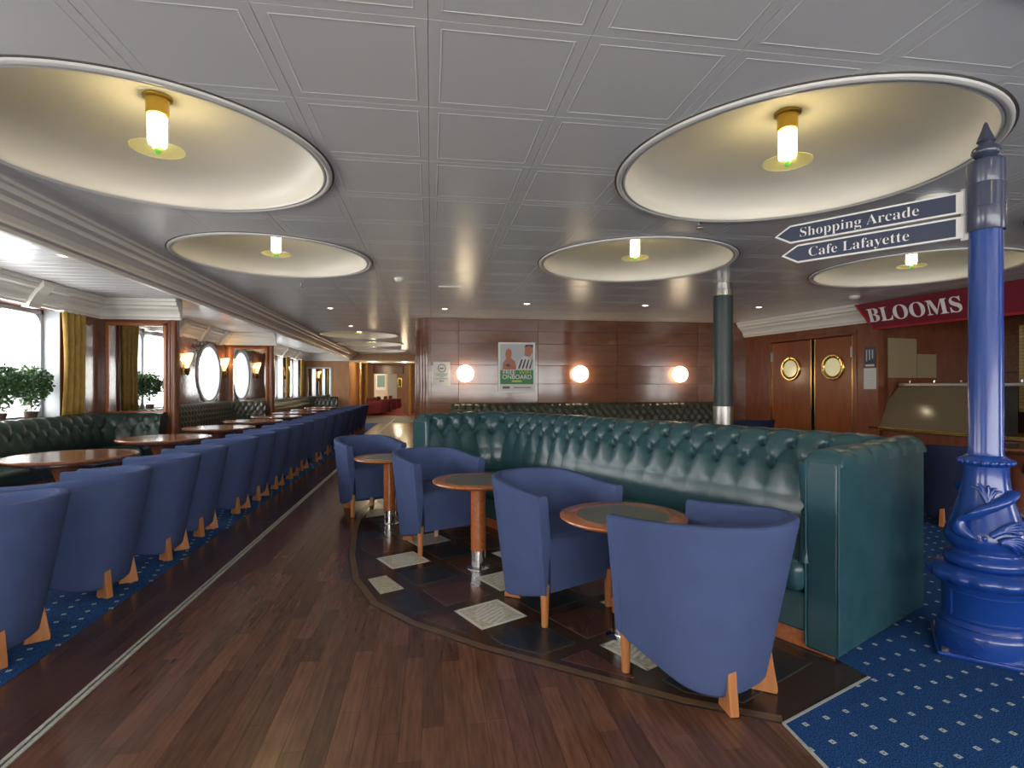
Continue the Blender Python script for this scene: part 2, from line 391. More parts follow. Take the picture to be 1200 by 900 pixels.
# ------------------------------------------------------------------ ceiling
DOMES = [(2.11, 2.99, 1.0), (2.11, 5.46, 1.0), (-1.53, 3.35, .935), (-1.55, 5.82, .935), (5.29, 5.36, 1.0), (-1.78, 14.1, .985), (-1.81, 17.0, 1.0), (-1.87, 20.1, 1.0), (-1.65, 11.2, .0),
         (2.11, .52, 1.0), (-1.53, .9, .935), (2.11, -1.9, 1.0), (-1.53, -1.6, .935), (5.29, 2.9, 1.0), (5.29, .45, 1.0)]  # this row is out of frame, domes added with lamps for fill light
DOMES = [d for d in DOMES if d[2] > 0]
ceiling = struct(MB().box(-5.4, 10.5, YB - .2, 44, 3.12, 3.2).build('ceiling', M['ceil_gap']))
def tile_mesh(x0, x1, y0, y1):
    mb = MB(); z = CEIL; i = .045
    rings = [(0, z + .012), (.0, z + .001), (.001, z), (i, z), (i + .002, z - .0012), (i + .006, z - .0012), (i + .008, z)]
    vv = []; ff = []
    for d, zz in rings: vv += [(x0 + d, y0 + d, zz), (x1 - d, y0 + d, zz), (x1 - d, y1 - d, zz), (x0 + d, y1 - d, zz)]
    for k in range(len(rings) - 1):
        for q in range(4): ff.append((k * 4 + q, k * 4 + (q + 1) % 4, k * 4 + 4 + (q + 1) % 4, k * 4 + 4 + q))
    n = len(rings) - 1; ff.append((n * 4, n * 4 + 1, n * 4 + 2, n * 4 + 3)); ff.append((3, 2, 1, 0))
    return mb.add(vv, ff)
cut_mb = {}
def cutter(dm):
    k = dm[:2]
    if k not in cut_mb:
        cut_mb[k] = MB().lathe([(dm[2] - .035, CEIL - .3), (dm[2] - .035, CEIL + .3)], 96, (dm[0], dm[1], 0)).build('cutter', M['ceil'])
    return cut_mb[k]
to_apply = []; far_tiles = []
cols = [-2.75] + [-.01 + .6 * k for k in range(-4, 17)]
rows = [1.955 + .615 * k for k in range(-8, 35)]
for x0, x1 in zip(cols, cols[1:]):
    for y0, y1 in zip(rows, rows[1:]):
        if y0 >= YF or (y0 > YW and x0 > -.3): continue
        if y1 > YF: y1 = YF
        hit = None; inside = False
        for dm in DOMES:
            nx = max(x0, min(dm[0], x1)); ny = max(y0, min(dm[1], y1))
            if math.hypot(nx - dm[0], ny - dm[1]) < dm[2]:
                hit = dm
                if all(math.hypot(a - dm[0], b - dm[1]) < dm[2] - .04 for a in (x0, x1) for b in (y0, y1)): inside = True
        if inside: continue
        zc = (x0 + x1) / 2 * .1468 + (y0 + y1) / 2 * .989
        px = 600 + 640 * ((x0 + x1) / 2 * .989 - (y0 + y1) / 2 * .1468) / max(zc, .05)
        vis = y1 > 1.5 and y0 < 10.4 and -150 < px < 1350
        g = .001
        mb = tile_mesh(x0 + g, x1 - g, y0 + g, y1 - g)
        if vis or hit:
            o = mb.build('ceiling_tile', M['ceil'], ceiling)
            if hit:
                for dm in DOMES:
                    if math.hypot(max(x0, min(dm[0], x1)) - dm[0], max(y0, min(dm[1], y1)) - dm[1]) < dm[2]:
                        b = o.modifiers.new('cut', 'BOOLEAN'); b.operation = 'DIFFERENCE'; b.solver = 'EXACT'; b.object = cutter(dm)
                to_apply.append(o)
        else: far_tiles.append(mb)
mb = MB()
for t in far_tiles: mb.add(t.v, t.f)
o = mb.build('distant_ceiling_tiles', M['ceil'], ceiling); o['kind'] = 'stuff'
bpy.context.view_layer.update(); dg = bpy.context.evaluated_depsgraph_get()
news = [(o, bpy.data.meshes.new_from_object(o.evaluated_get(dg))) for o in to_apply]
for o, me in news:
    o.modifiers.clear(); o.data = me
    if len(me.polygons) == 0: bpy.data.objects.remove(o)
for c in cut_mb.values(): bpy.data.objects.remove(c)
# side ceiling of slats over the window bays
y = YB
while y < YF:
    MB().box(XW - .05, -2.75, y + .006, y + .194, CEIL, CEIL + .02).build('ceiling_slat', M['slat'], ceiling, bevel=.006, seg=1); y += .2
# moulded beam between both ceilings
bp_ = [(0, 2.60), (0, 2.555), (.03, 2.55), (.036, 2.535), (.04, 2.515), (.085, 2.50), (.095, 2.485), (.10, 2.47), (.13, 2.455), (.175, 2.425), (.20, 2.39), (.205, 2.37), (.25, 2.362), (.256, 2.345), (.262, 2.335), (.31, 2.335), (.31, 2.60)]
struct(MB().extrude_profile(bp_, (-2.50, YB), (-2.88, YF), (-1, 0)).build('trim_1', M['cream']))

# ------------------------------------------------------------------ dome lamps
def dome_lamp(x, y, rad, label):
    t = tag(empty('dome_ceiling_lamp', (x, y, 0)), label, 'ceiling lamp', 'round dome lamps in the ceiling'); k = rad
    MB().lathe([(k + .004, CEIL - .003), (k + .018, CEIL - .003), (k + .018, CEIL + .002), (k + .004, CEIL + .002)], 96, closed=True).build('shadow_gap', M['ceil_gap'], t)
    MB().lathe([(k - .052, CEIL - .006), (k - .046, CEIL - .014), (k - .034, CEIL - .014), (k - .030, CEIL - .008), (k - .022, CEIL - .018), (k - .008, CEIL - .021), (k + .004, CEIL - .014), (k + .005, CEIL + .004), (k - .052, CEIL + .004)], 96, closed=True).build('rim', M['dome'], t, smooth=50)
    dp = [(k - .050, CEIL - .006), (k - .053, CEIL + .03), (k - .068, CEIL + .085), (k - .11, CEIL + .145), (k - .19, CEIL + .20), (k - .32, CEIL + .245), (k * .5, CEIL + .30), (k * .25, CEIL + .33), (.02, CEIL + .34)]
    MB().lathe(dp + [(.02, CEIL + .36), (k - .037, CEIL + .30), (k - .037, CEIL - .004)], 96, closed=True).build('dome', M['dome'], t, smooth=60)
    MB().lathe([(.075, CEIL + .345), (.075, CEIL + .325), (.058, CEIL + .32), (.058, CEIL + .235), (.05, CEIL + .23)], 24).build('cap', M['gold'], t, smooth=40)
    for a in range(4):
        w = PI / 4 + a * PI / 2
        MB().lathe([(.014, CEIL + .06), (.02, CEIL + .075), (.02, CEIL + .235), (.014, CEIL + .24)], 12, (.031 * math.cos(w), .031 * math.sin(w), 0)).build('lamp_tube', M['tube'], t, smooth=50)
    MB().lathe([(.004, CEIL + .06), (.06, CEIL + .052), (.137, CEIL + .046), (.137, CEIL + .041), (.06, CEIL + .046), (.004, CEIL + .052)], 40, closed=True).build('glass_disc', M['disc'], t, smooth=40)
    MB().lathe([(.002, CEIL + .012), (.014, CEIL + .018), (.02, CEIL + .03), (.014, CEIL + .045), (.002, CEIL + .05)], 16).build('knob', M['knob'], t, smooth=60)
names = ['large dome lamp in the ceiling just left of the signpost top', 'dome lamp in the ceiling in front of the green column', 'largest dome lamp on the left, above the aisle and cream beam', 'left dome lamp second along the aisle, beside the cream beam',
         'dome lamp partly hidden behind the sign boards, above the burgundy sign', 'nearest of the three small dome lamps at the far aisle end', 'middle of the three small dome lamps at the far aisle end', 'farthest small dome lamp by the aisle end opening']
for i, d in enumerate(DOMES): dome_lamp(*d, names[i] if i < len(names) else 'added fill dome lamp out of frame, %s' % ('right of the viewer', 'left of the viewer', 'behind the viewer to the right', 'behind the viewer to the left', 'beyond the signpost on the right', 'far right behind the viewer')[i - len(names)])

def downlight(x, y, label, w=DOWN_W):
    t = tag(empty('recessed_downlight', (x, y, 0)), label, 'downlight', 'small recessed downlights')
    MB().lathe([(.042, CEIL - .004), (.06, CEIL - .006), (.066, CEIL - .002), (.066, CEIL + .004), (.042, CEIL + .004)], 24, closed=True).build('ring', M['cream'], t, smooth=40)
    MB().lathe([(.044, CEIL - .0005), (.02, CEIL - .006), (.002, CEIL - .007)], 20).build('lens', M['down'], t, smooth=60)
    ld = bpy.data.lights.new('spot', 'SPOT'); ld.energy = w; ld.color = (1, .82, .55); ld.spot_size = R(120); ld.spot_blend = .8; ld.shadow_soft_size = .04
    lo = bpy.data.objects.new('spot', ld); C.objects.link(lo); lo.parent = t; lo.location = (0, 0, CEIL - .02)
for x, y, l in ((-1.65, 9.4, 'downlight in the tiles above the aisle, just left of the mahogany wall'), (.23, 9.2, 'downlight nearest the no-smoking notice'), (1.49, 8.45, 'downlight in front of the framed poster'), (3.4, 8.35, 'downlight between poster and green column'),
                (5.31, 8.25, 'downlight right of the green column, near the double door'), (-1.70, 12.1, 'downlight just before the three far dome lamps'), (-3.6, 6.03, 'downlight in the slatted ceiling of the first window bay'),
                (-3.5, 10.9, 'downlight in the slatted ceiling over the round windows'), (-3.5, 13.0, 'downlight in the slatted ceiling near the second mirror'), (-3.5, 16.5, 'downlight in the slatted ceiling of the third bay'), (-3.5, 19.5, 'last downlight in the slatted ceiling'), (-3.6, 3.4, 'downlight in the slatted ceiling nearest the viewer')):
    downlight(x, y, l)
for x, y, r_, l in ((6.02, 7.04, .07, 'white smoke detector above the double door'), (-.375, 6.68, .06, 'white smoke detector in the middle of the ceiling'), (3.42, 3.3, .10, 'flat white ceiling disc behind the sign boards')):
    MB().lathe([(.002, CEIL - .045), (r_ * .6, CEIL - .045), (r_ * .8, CEIL - .035), (r_, CEIL - .02), (r_, CEIL + .001)], 24, (x, y, 0)).build('smoke_detector', M['cream'], None, smooth=40)
    tag(bpy.data.objects[[o.name for o in C.objects if o.name.startswith('smoke_detector')][-1]], l, 'detector')
for x, y, l in ((-1.615, 7.19, 'sprinkler head in the ceiling beyond the second left dome'), (2.10, 4.05, 'sprinkler head between the two right domes')):
    t = tag(empty('sprinkler', (x, y, 0)), l, 'sprinkler')
    MB().lathe([(.002, CEIL - .03), (.012, CEIL - .03), (.012, CEIL - .006), (.028, CEIL - .004), (.028, CEIL + .001)], 16).build('body', M['steel'], t, smooth=40)
    MB().lathe([(.002, CEIL - .055), (.03, CEIL - .055), (.03, CEIL - .05), (.002, CEIL - .05)], 16).build('deflector', M['steel'], t)
    MB().tube([(.012, 0, CEIL - .03), (.02, 0, CEIL - .04), (.012, 0, CEIL - .052)], .003, 6).tube([(-.012, 0, CEIL - .03), (-.02, 0, CEIL - .04), (-.012, 0, CEIL - .052)], .003, 6).build('yoke', M['steel'], t)
g_ = tag(empty('ceiling_grille', (.244, 7.2, 0)), 'small grey air grille in the ceiling tiles', 'vent')
MB().box(-.15, .15, -.09, .09, CEIL - .008, CEIL).build('frame', M['cream'], g_)
for k in range(5): MB().box(-.13, .13, -.075 + k * .033, -.06 + k * .033, CEIL - .014, CEIL - .006).build('slat', M['steel'], g_)

# ------------------------------------------------------------------ left window wall
wl = struct(empty('wall_left'))
TOPZ = 3.12
def wall_run(y0, y1, holes, m=M['mahog2']):
    # rectangular openings (a, b, z0, z1) in the wall slab X from XW-.35 to XW
    ys = y0
    for a, b, z0, z1 in holes:
        if a > ys: MB().box(XW - .35, XW, ys, a, 0, TOPZ).build('wall_panel', m, wl)
        MB().box(XW - .35, XW, a, b, 0, z0).build('wall_panel', m, wl); MB().box(XW - .35, XW, a, b, z1, TOPZ).build('wall_panel', m, wl); ys = b
    if y1 > ys: MB().box(XW - .35, XW, ys, y1, 0, TOPZ).build('wall_panel', m, wl)
wn = [0]
def window(y0, y1, z0, z1, mulls):
    wn[0] += 1
    w = struct(empty('window_%d' % wn[0])); gx = XW - .24
    b = .06
    for (a, c, p, q) in ((y0, y0 + b, z0, z1), (y1 - b, y1, z0, z1), (y0, y1, z0, z0 + b), (y0, y1, z1 - b, z1)):
        MB().box(gx - .04, gx + .05, a, c, p, q).build('window_frame', M['frame'], w, bevel=.008)
    for yy in mulls: MB().box(gx - .04, gx + .05, yy - .045, yy + .045, z0, z1).build('mullion', M['frame'], w, bevel=.01)
    ed = [y0] + list(mulls) + [y1]
    for a, c in zip(ed, ed[1:]): 
        MB().box(gx, gx + .008, a + .02, c - .02, z0 + .02, z1 - .02).build('pane', M['glass'], w)
        # rounded corner fillets of the ship's window
        for sy, yy in ((1, a + (b if a == y0 else .045)), (-1, c - (b if c == y1 else .045))):
            for sz, zz in ((1, z0 + b), (-1, z1 - b)):
                r_ = .13; arc = [(yy + sy * (r_ - r_ * math.sin(t * PI / 12)), zz + sz * (r_ - r_ * math.cos(t * PI / 12))) for t in range(7)]
                poly = [(yy, zz)] + arc; k = len(poly)
                MB().add([(gx - .03, p, q) for p, q in poly] + [(gx + .04, p, q) for p, q in poly], [tuple(range(k)), tuple(range(k, 2 * k))[::-1]] + [(i, (i + 1) % k, k + (i + 1) % k, k + i) for i in range(k)]).build('corner_fillet', M['frame'], w)
    MB().box(XW - .35, XW + .03, y0 - .03, y1 + .03, z0 - .03, z0).build('window_sill', M['cream'], w, bevel=.008)
    MB().box(XW - .349, XW + .004, y0, y0 + .014, z0, z1).build('reveal', M['frame'], w); MB().box(XW - .349, XW + .004, y1 - .014, y1, z0, z1).build('reveal', M['frame'], w)
ZS, ZT = .84, 2.285
H1 = [(-3.0, -.3, ZS, ZT), (.9, 4.3, ZS, ZT), (4.9, 8.1, ZS, ZT)]
wall_run(YB, 9.05, H1)
window(-3.0, -.3, ZS, ZT, (-1.7,)); window(.9, 4.3, ZS, ZT, (2.0, 3.2)); window(4.9, 8.1, ZS, ZT, (6.0, 7.25))
# bay two: porthole wall
def port_wall(y0, y1, cy, cz, r_):
    n = 48; mb = MB(); vv = []
    for i in range(n):
        a = 2 * PI * i / n; c_, s_ = math.cos(a), math.sin(a)
        tt = min((((y1 - cy) if c_ > 0 else (cy - y0)) / max(abs(c_), 1e-6)), (((TOPZ - cz) if s_ > 0 else cz) / max(abs(s_), 1e-6)))
        vv += [(XW, cy + r_ * c_, cz + r_ * s_), (XW, cy + tt * c_, cz + tt * s_), (XW - .35, cy + r_ * c_, cz + r_ * s_), (XW - .35, cy + tt * c_, cz + tt * s_)]
    ff = []
    for i in range(n):
        a, b = 4 * i, 4 * ((i + 1) % n); ff += [(a, a + 1, b + 1, b), (a + 2, b + 2, b + 3, a + 3), (a, b, b + 2, a + 2)]
    # corners
    mb.add(vv, ff)
    mb.build('wall_panel', M['mahog'], wl)
    wn[0] += 1; w = struct(empty('window_%d' % wn[0]))
    m_ = Matrix.Translation((XW, cy, cz)) @ Matrix.Rotation(R(90), 4, 'Y')
    MB().lathe([(r_ - .03, -.30), (r_ - .03, .012), (r_ + .0, .03), (r_ + .05, .025), (r_ + .06, -.005), (r_ - .001, -.005), (r_ - .001, -.30)], 64, closed=True).xf(m_).build('window_frame', M['frame'], w, smooth=40)
    MB().lathe([(r_ - .02, -.26), (.001, -.26), (.001, -.252), (r_ - .02, -.252)], 48).xf(m_).build('pane', M['glass'], w)
wall_run(9.05, 9.5, [])
port_wall(9.5, 11.45, 10.5, 1.57, .62); port_wall(11.45, 14.15, 13.05, 1.57, .62)
H3 = [(15.0, 17.4, ZS, ZT), (18.0, 19.2, ZS, ZT), (20.1, 21.3, ZS, ZT)]
wall_run(14.15, YF, H3)
window(15.0, 17.4, ZS, ZT, (16.2,)); window(18.0, 19.2, ZS, ZT, ()); window(20.1, 21.3, ZS, ZT, ())
# partitions with mirrors
def partition(y, xr, label):
    p = struct(empty('wall_partition'))
    MB().box(XW, xr - .06, y, y + .14, 0, TOPZ).build('wall_panel', M['mahog2'], p)
    MB().lathe([(.055, 0), (.055, CEIL)], 20, (xr - .045, y + .03, 0)).build('corner_post', M['mahog2'], p, smooth=40)
    MB().box(xr - .11, xr, y + .03, y + .14, 0, CEIL).build('corner_post', M['mahog2'], p, bevel=.015)
    x0, x1, z0, z1 = XW + .05, xr - .12, .86, 2.24
    t = tag(empty('wall_mirror', (0, y, 0)), label, 'mirror', 'framed mirrors on the bay partitions')
    lw = .06
    MB().box(x0 + lw, x1, -.012, -.004, z0 + .04, z1 - .04).build('mirror_glass', M['mirror'], t)
    MB().box(x0, x0 + lw, -.014, 0, z0, z1).build('side_panel', M['oakwall'] if y > 10 else M['mahog'], t)
    for a, b, c, d in ((x0 + lw, x0 + lw + .05, z0, z1), (x1 - .05, x1, z0, z1), (x0 + lw, x1, z1 - .05, z1), (x0 + lw, x1, z0, z0 + .05)):
        MB().box(a, b, -.035, 0, c, d).build('frame', M['cherry'], t, bevel=.01)
partition(8.95, -3.83, 'mirror reflecting the bay window and topiary, beside the curtain')
partition(14.1, -3.83, 'mirror reflecting the round window and wall sconces')
end = struct(empty('wall_far'))
MB().box(XW - .35, -3.2, YF, YF + .2, 0, TOPZ).build('wall_panel', M['oakwall'], end)
MB().box(-3.2, .2, YF, YF + .2, 2.30, TOPZ).build('header', M['oakwall'], end)
MB().box(-3.2, .2, YF - .02, YF, 2.28, 2.32).build('header_trim', M['cream'], end)
t = tag(empty('wall_mirror', (0, YF, 0)), 'small far mirror on the pale wood end wall', 'mirror', 'framed mirrors on the bay partitions')
MB().box(-4.74, -3.92, -.02, -.004, .74, 1.98).build('mirror_glass', M['mirror'], t)
for a, b, c, d in ((-4.8, -4.74, .68, 2.04), (-3.92, -3.86, .68, 2.04), (-4.8, -3.86, 1.98, 2.04), (-4.8, -3.86, .68, .74)): MB().box(a, b, -.03, 0, c, d).build('frame', M['cream'], t, bevel=.008)
# crown mouldings of the bays
cr_ = [(0, 2.285), (.05, 2.285), (.055, 2.31), (.075, 2.32), (.08, 2.36), (.10, 2.40), (.14, 2.44), (.15, 2.47), (.19, 2.485), (.195, 2.53), (.22, 2.54), (.225, 2.579), (0, 2.579)]
crw = struct(empty('trim_2'))
for a, b in ((YB, 8.95), (9.09, 14.1), (14.24, YF)): MB().extrude_profile(cr_, (XW, a), (XW, b), (1, 0)).build('crown_moulding', M['cream'], crw)
for y in (8.95, 14.1, YF): MB().extrude_profile(cr_, (XW, y), (-3.74 if y < 20 else -3.2, y), (0, -1)).build('crown_moulding', M['cream'], crw)
for y in (7.5, 3.5, -.2, 12.55, 13.55, 11.4, 16.2, 19.0, 20.7):
    MB().extrude_profile([(0, 2.25), (.08, 2.25), (.10, 2.30), (.17, 2.42), (.25, 2.50), (.25, 2.575), (0, 2.575)], (XW, y - .10), (XW, y + .10), (1, 0)).build('bracket', M['cream'], crw)
# brown pilaster and curtains
MB().box(XW, XW + .05, 8.50, 8.95, .84, 2.285).build('pilaster', M['mahog'], wl, bevel=.01)
MB().box(XW, XW + .08, 8.46, 8.52, .84, 2.285).build('pilaster', M['mahog2'], wl, bevel=.015)
def curtain(y0, y1, label, x0=XW + .08):
    t = tag(empty('curtain', (0, 0, 0)), label, 'curtain', 'gold curtains at the bay windows')
    n = 40; mb = MB(); vv = []
    for zi in range(9):
        z = .90 + (2.28 - .90) * zi / 8
        for i in range(n + 1):
            u = i / n; w = 1 - .10 * math.sin(PI * zi / 8)
            vv.append((x0 + .05 * math.sin(u * 7 * PI) * (.7 + .3 * zi / 8), y1 - (y1 - y0) * (1 - u) * w, z))
    k = n + 1; ff = [(zi * k + i, zi * k + i + 1, zi * k + k + i + 1, zi * k + k + i) for zi in range(8) for i in range(n)]
    o = mb.add(vv, ff).build('drape', M['curtain'], t, smooth=80); s_ = o.modifiers.new('thick', 'SOLIDIFY'); s_.thickness = .006
    MB().box(XW + .01, XW + .12, y0 - .02, y1 + .02, 2.27, 2.29).build('track', M['cream'], t)
curtain(8.0, 8.46, 'gold curtain gathered between the first window and the mahogany pilaster')
curtain(4.45, 4.8, 'gold curtain between windows just outside the left edge')
curtain(19.25, 19.7, 'gold curtain at the first far window'); curtain(21.35, 21.75, 'gold curtain at the last far window'); curtain(17.5, 17.9, 'gold curtain before the far windows')

def sconce(y, z, label):
    t = tag(empty('wall_sconce', (XW, y, z)), label, 'wall lamp', 'amber fan-shaped wall sconces')
    n = 7; vv = []; 
    for lev, (zz, rr) in enumerate(((-.15, .05), (.02, .13), (.13, .17))):
        for i in range(n): a = -PI / 2 + PI * i / (n - 1); vv.append((.02 + rr * .75 * math.cos(a), rr * math.sin(a), zz + (.03 * math.cos(a * 1.0) if lev == 2 else 0)))
    for lev in range(2):
        for i in range(n - 1):
            o_ = lev * n; a, b, c, d = [Vector(vv[q]) for q in (o_ + i, o_ + i + 1, o_ + n + i + 1, o_ + n + i)]
            nn = (b - a).cross(d - a).normalized() * .006; g = .04
            ctr = (a + b + c + d) / 4; q = [p + (ctr - p) * g for p in (a, b, c, d)]
            MB().add([tuple(p) for p in q] + [tuple(p - nn) for p in q], [(0, 1, 2, 3), (7, 6, 5, 4), (0, 4, 5, 1), (1, 5, 6, 2), (2, 6, 7, 3), (3, 7, 4, 0)]).build('shade_panel', M['sconce'], t)
    MB().lathe([(.002, -.30), (.03, -.27), (.045, -.2), (.05, -.15), (.04, -.14), (.002, -.14)], 16, (.045, 0, 0)).build('bracket', M['brass'], t, smooth=50)
    MB().box(-.01, .02, -.05, .05, -.28, .06).build('back_plate', M['brass'], t, bevel=.008)
    ld = bpy.data.lights.new('sconce_light', 'POINT'); ld.energy = SCONCE_W; ld.color = (1, .66, .32); ld.shadow_soft_size = .03
    lo = bpy.data.objects.new('sconce_light', ld); C.objects.link(lo); lo.parent = t; lo.location = (.06, 0, .03)
sconce(11.85, 1.80, 'amber wall sconce left of the round window'); sconce(13.86, 1.80, 'amber wall sconce between round window and mirror'); sconce(19.62, 1.80, 'amber wall sconce between the far curtained windows')

# ------------------------------------------------------------------ far mahogany wall with boards
wb = struct(empty('wall_back'))
MB().box(.0, 6.6, YW + .03, YW + .25, 0, TOPZ).build('backing', M['subfloor'], wb)
MB().box(-.30, 0, YW + .28, YF, 0, TOPZ).build('backing', M['mahog2'], wb)
MB().box(6.55, 9.6, YW + .03, YW + .25, 0, TOPZ).build('backing', M['mahog2'], wb)
zs = [.05, .61, .969, 1.329, 1.689, 2.098, 2.34, 2.58]
xs = [0.0, .52, 2.05, 3.65, 5.35, 5.95]
for z0, z1 in zip(zs, zs[1:]):
    for x0, x1 in zip(xs, xs[1:]):
        # each panel hangs a hair out of true, so the varnish catches the windows patch by patch
        tx, tz = rng.uniform(-.006, .006), rng.uniform(-.010, .010)
        m_ = Matrix.Translation(((x0 + x1) / 2, YW + .015, (z0 + z1) / 2)) @ Matrix.Rotation(tx, 4, 'X') @ Matrix.Rotation(tz, 4, 'Z')
        MB().box(-(x1 - x0) / 2 + .002, (x1 - x0) / 2 - .002, -.012, .012, -(z1 - z0) / 2 + .002, (z1 - z0) / 2 - .002).xf(m_).build('wood_panel', M['mahog'], wb, bevel=.003, seg=1)
# rounded fluted corner
n = 5
for z0, z1 in zip(zs, zs[1:]):
    for i in range(n):
        a0, a1 = PI / 2 * i / n, PI / 2 * (i + 1) / n; vv = []
        for k in range(7):
            a = a0 + (a1 - a0) * k / 6; rr = .30 + .008 * math.sin(PI * k / 6)
            for r_ in (rr, .26):
                for zz in (z0 + .003, z1 - .003): vv.append((-.0 - r_ * math.sin(a), YW + .30 - r_ * math.cos(a), zz))
        ff = []
        for k in range(6): a, b = k * 4, k * 4 + 4; ff += [(a, b, b + 1, a + 1), (a + 2, a + 3, b + 3, b + 2), (a + 1, b + 1, b + 3, a + 3), (a, a + 2, b + 2, b)]
        ff += [(0, 1, 3, 2), (24, 26, 27, 25)]
        MB().add(vv, ff).build('corner_board', M['mahog'], wb, smooth=40)
# right end: framed panel
for a, b, c, d in ((5.95, 6.06, 0, 2.58), (6.46, 6.6, 0, 2.58), (6.06, 6.46, 2.34, 2.58), (6.06, 6.46, 0, .2)): MB().box(a, b, YW - .02, YW + .03, c, d).build('panel_frame', M['mahog2'], wb, bevel=.006)
MB().box(6.06, 6.46, YW + .005, YW + .03, .2, 2.34).build('wood_panel', M['mahog'], wb)

def globe(x, z, label):
    t = tag(empty('globe_wall_lamp', (x, YW, z)), label, 'wall lamp', 'round globe lamps on the mahogany wall')
    m_ = Matrix.Rotation(R(90), 4, 'X')
    MB().lathe([(.10, -.0), (.10, .025), (.085, .03)], 32).xf(m_).build('base', M['brass'], t, smooth=40)
    MB().lathe([(.09, .02)] + [(.16 * math.sin(a * PI / 18), .10 + .10 * math.cos(a * PI / 18) * -1) for a in range(6, 19)], 32).xf(m_).build('globe', M['globe'], t, smooth=60)
globe(.64, 1.525, 'glowing globe wall lamp between notice and poster'); globe(2.87, 1.525, 'glowing globe wall lamp right of the poster'); globe(4.92, 1.525, 'glowing globe wall lamp nearest the green column')

# poster and notice (flat prints)
def fm(x, z, d): return frame_mtx((x, YW - d, z), (1, 0, 0), (0, 0, 1))
po = tag(empty('framed_poster', (0, 0, 0)), 'framed FREE WIFI ONBOARD poster on the mahogany wall', 'poster')
px0, px1, pz0, pz1 = 1.274, 1.987, 1.165, 2.128; yy = YW
def flat(x0, x1, z0, z1, d, m, name, par, th=.003): return MB().box(x0, x1, yy - d - th, yy - d, z0, z1).build(name, m, par)
flat(px0, px1, pz0, pz1, .012, M['white'], 'frame', po, .02)
flat(px0 + .035, px1 - .035, pz0 + .035, pz1 - .035, .032, M['pgrey'], 'print', po)
flat(px0 + .035, px1 - .035, pz0 + .16, pz0 + .43, .035, M['pgreen'], 'print', po)
flat(px0 + .035, px1 - .035, pz0 + .035, pz0 + .16, .035, M['paper'], 'print', po)
def blob(pts, d, m): 
    k = len(pts); MB().add([(px0 + a, yy - d, pz0 + b) for a, b in pts] + [(px0 + a, yy - d - .002, pz0 + b) for a, b in pts], [tuple(range(k)), tuple(range(k, 2 * k))[::-1]] + [(i, (i + 1) % k, k + (i + 1) % k, k + i) for i in range(k)]).build('print', m, po)
blob([(.08, .44), (.09, .57), (.15, .65), (.13, .73), (.15, .81), (.20, .85), (.25, .81), (.26, .73), (.24, .66), (.32, .60), (.35, .44)], .036, M['pskin'])
blob([(.13, .53), (.20, .56), (.24, .50), (.18, .49)], .039, M['pdark'])
blob([(.33, .44), (.38, .60), (.48, .70), (.58, .68), (.66, .60), (.672, .50), (.66, .44)], .036, M['paper'])
for q in range(4): blob([(.38 + q * .07, .46), (.44 + q * .07, .64), (.47 + q * .065, .63), (.415 + q * .07, .46)], .039, M['pdark'])
blob([(.50, .72), (.52, .86), (.58, .92), (.66, .91), (.665, .78), (.62, .70), (.55, .69)], .0365, M['pskin'])
blob([(.50, .86), (.53, .92), (.672, .925), (.672, .86), (.60, .90)], .039, M['pdark'])
text('lettering', 'FREE', .118, M['white'], po, fm(px0 + .205, pz0 + .385, .040), .001); text('lettering', 'WIFI', .118, M['plime'], po, fm(px0 + .515, pz0 + .385, .040), .001)
text('lettering', 'ONBOARD', .115, M['white'], po, fm((px0 + px1) / 2 + .005, pz0 + .295, .040), .001)
flat(px0 + .26, px0 + .45, pz0 + .20, pz0 + .235, .038, M['plime'], 'print', po)
flat(px0 + .08, px0 + .22, pz0 + .075, pz0 + .12, .038, M['pink'], 'print', po, .001); flat(px0 + .30, px0 + .63, pz0 + .088, pz0 + .105, .038, M['pink'], 'print', po, .001)
no = tag(empty('notice', (0, 0, 0)), 'white no-smoking notice at the left end of the mahogany wall', 'notice')
nx0, nx1, nz0, nz1 = .045, .36, 1.296, 1.745
flat(nx0, nx1, nz0, nz1, .012, M['paper'], 'sheet', no, .006)
nm = Matrix.Translation(((nx0 + nx1) / 2, yy - .019, nz1 - .12)) @ Matrix.Rotation(R(90), 4, 'X')
MB().lathe([(.064, 0), (.078, 0), (.078, .002), (.064, .002)], 32, closed=True).xf(nm).build('symbol', M['pink'], no)
flat((nx0 + nx1) / 2 - .045, (nx0 + nx1) / 2 + .035, nz1 - .135, nz1 - .112, .018, M['pink'], 'symbol', no, .002)
for q, w in enumerate((.115, .10, .03, .115)): flat((nx0 + nx1) / 2 - w, (nx0 + nx1) / 2 + w, nz1 - .235 - q * .03, nz1 - .220 - q * .03, .018, M['pteal'], 'print', no, .001)
flat((nx0 + nx1) / 2 - .02, (nx0 + nx1) / 2 + .04, nz0 + .082, nz0 + .096, .018, M['pink'], 'symbol', no, .001)
k_ = (nx0 + nx1) / 2 - .02
MB().add([(k_, yy - .0185, nz0 + .066), (k_, yy - .0185, nz0 + .112), (k_ - .03, yy - .0185, nz0 + .089), (k_, yy - .020, nz0 + .066), (k_, yy - .020, nz0 + .112), (k_ - .03, yy - .020, nz0 + .089)], [(0, 1, 2), (5, 4, 3), (0, 3, 4, 1), (1, 4, 5, 2), (2, 5, 3, 0)]).build('symbol', M['pink'], no)

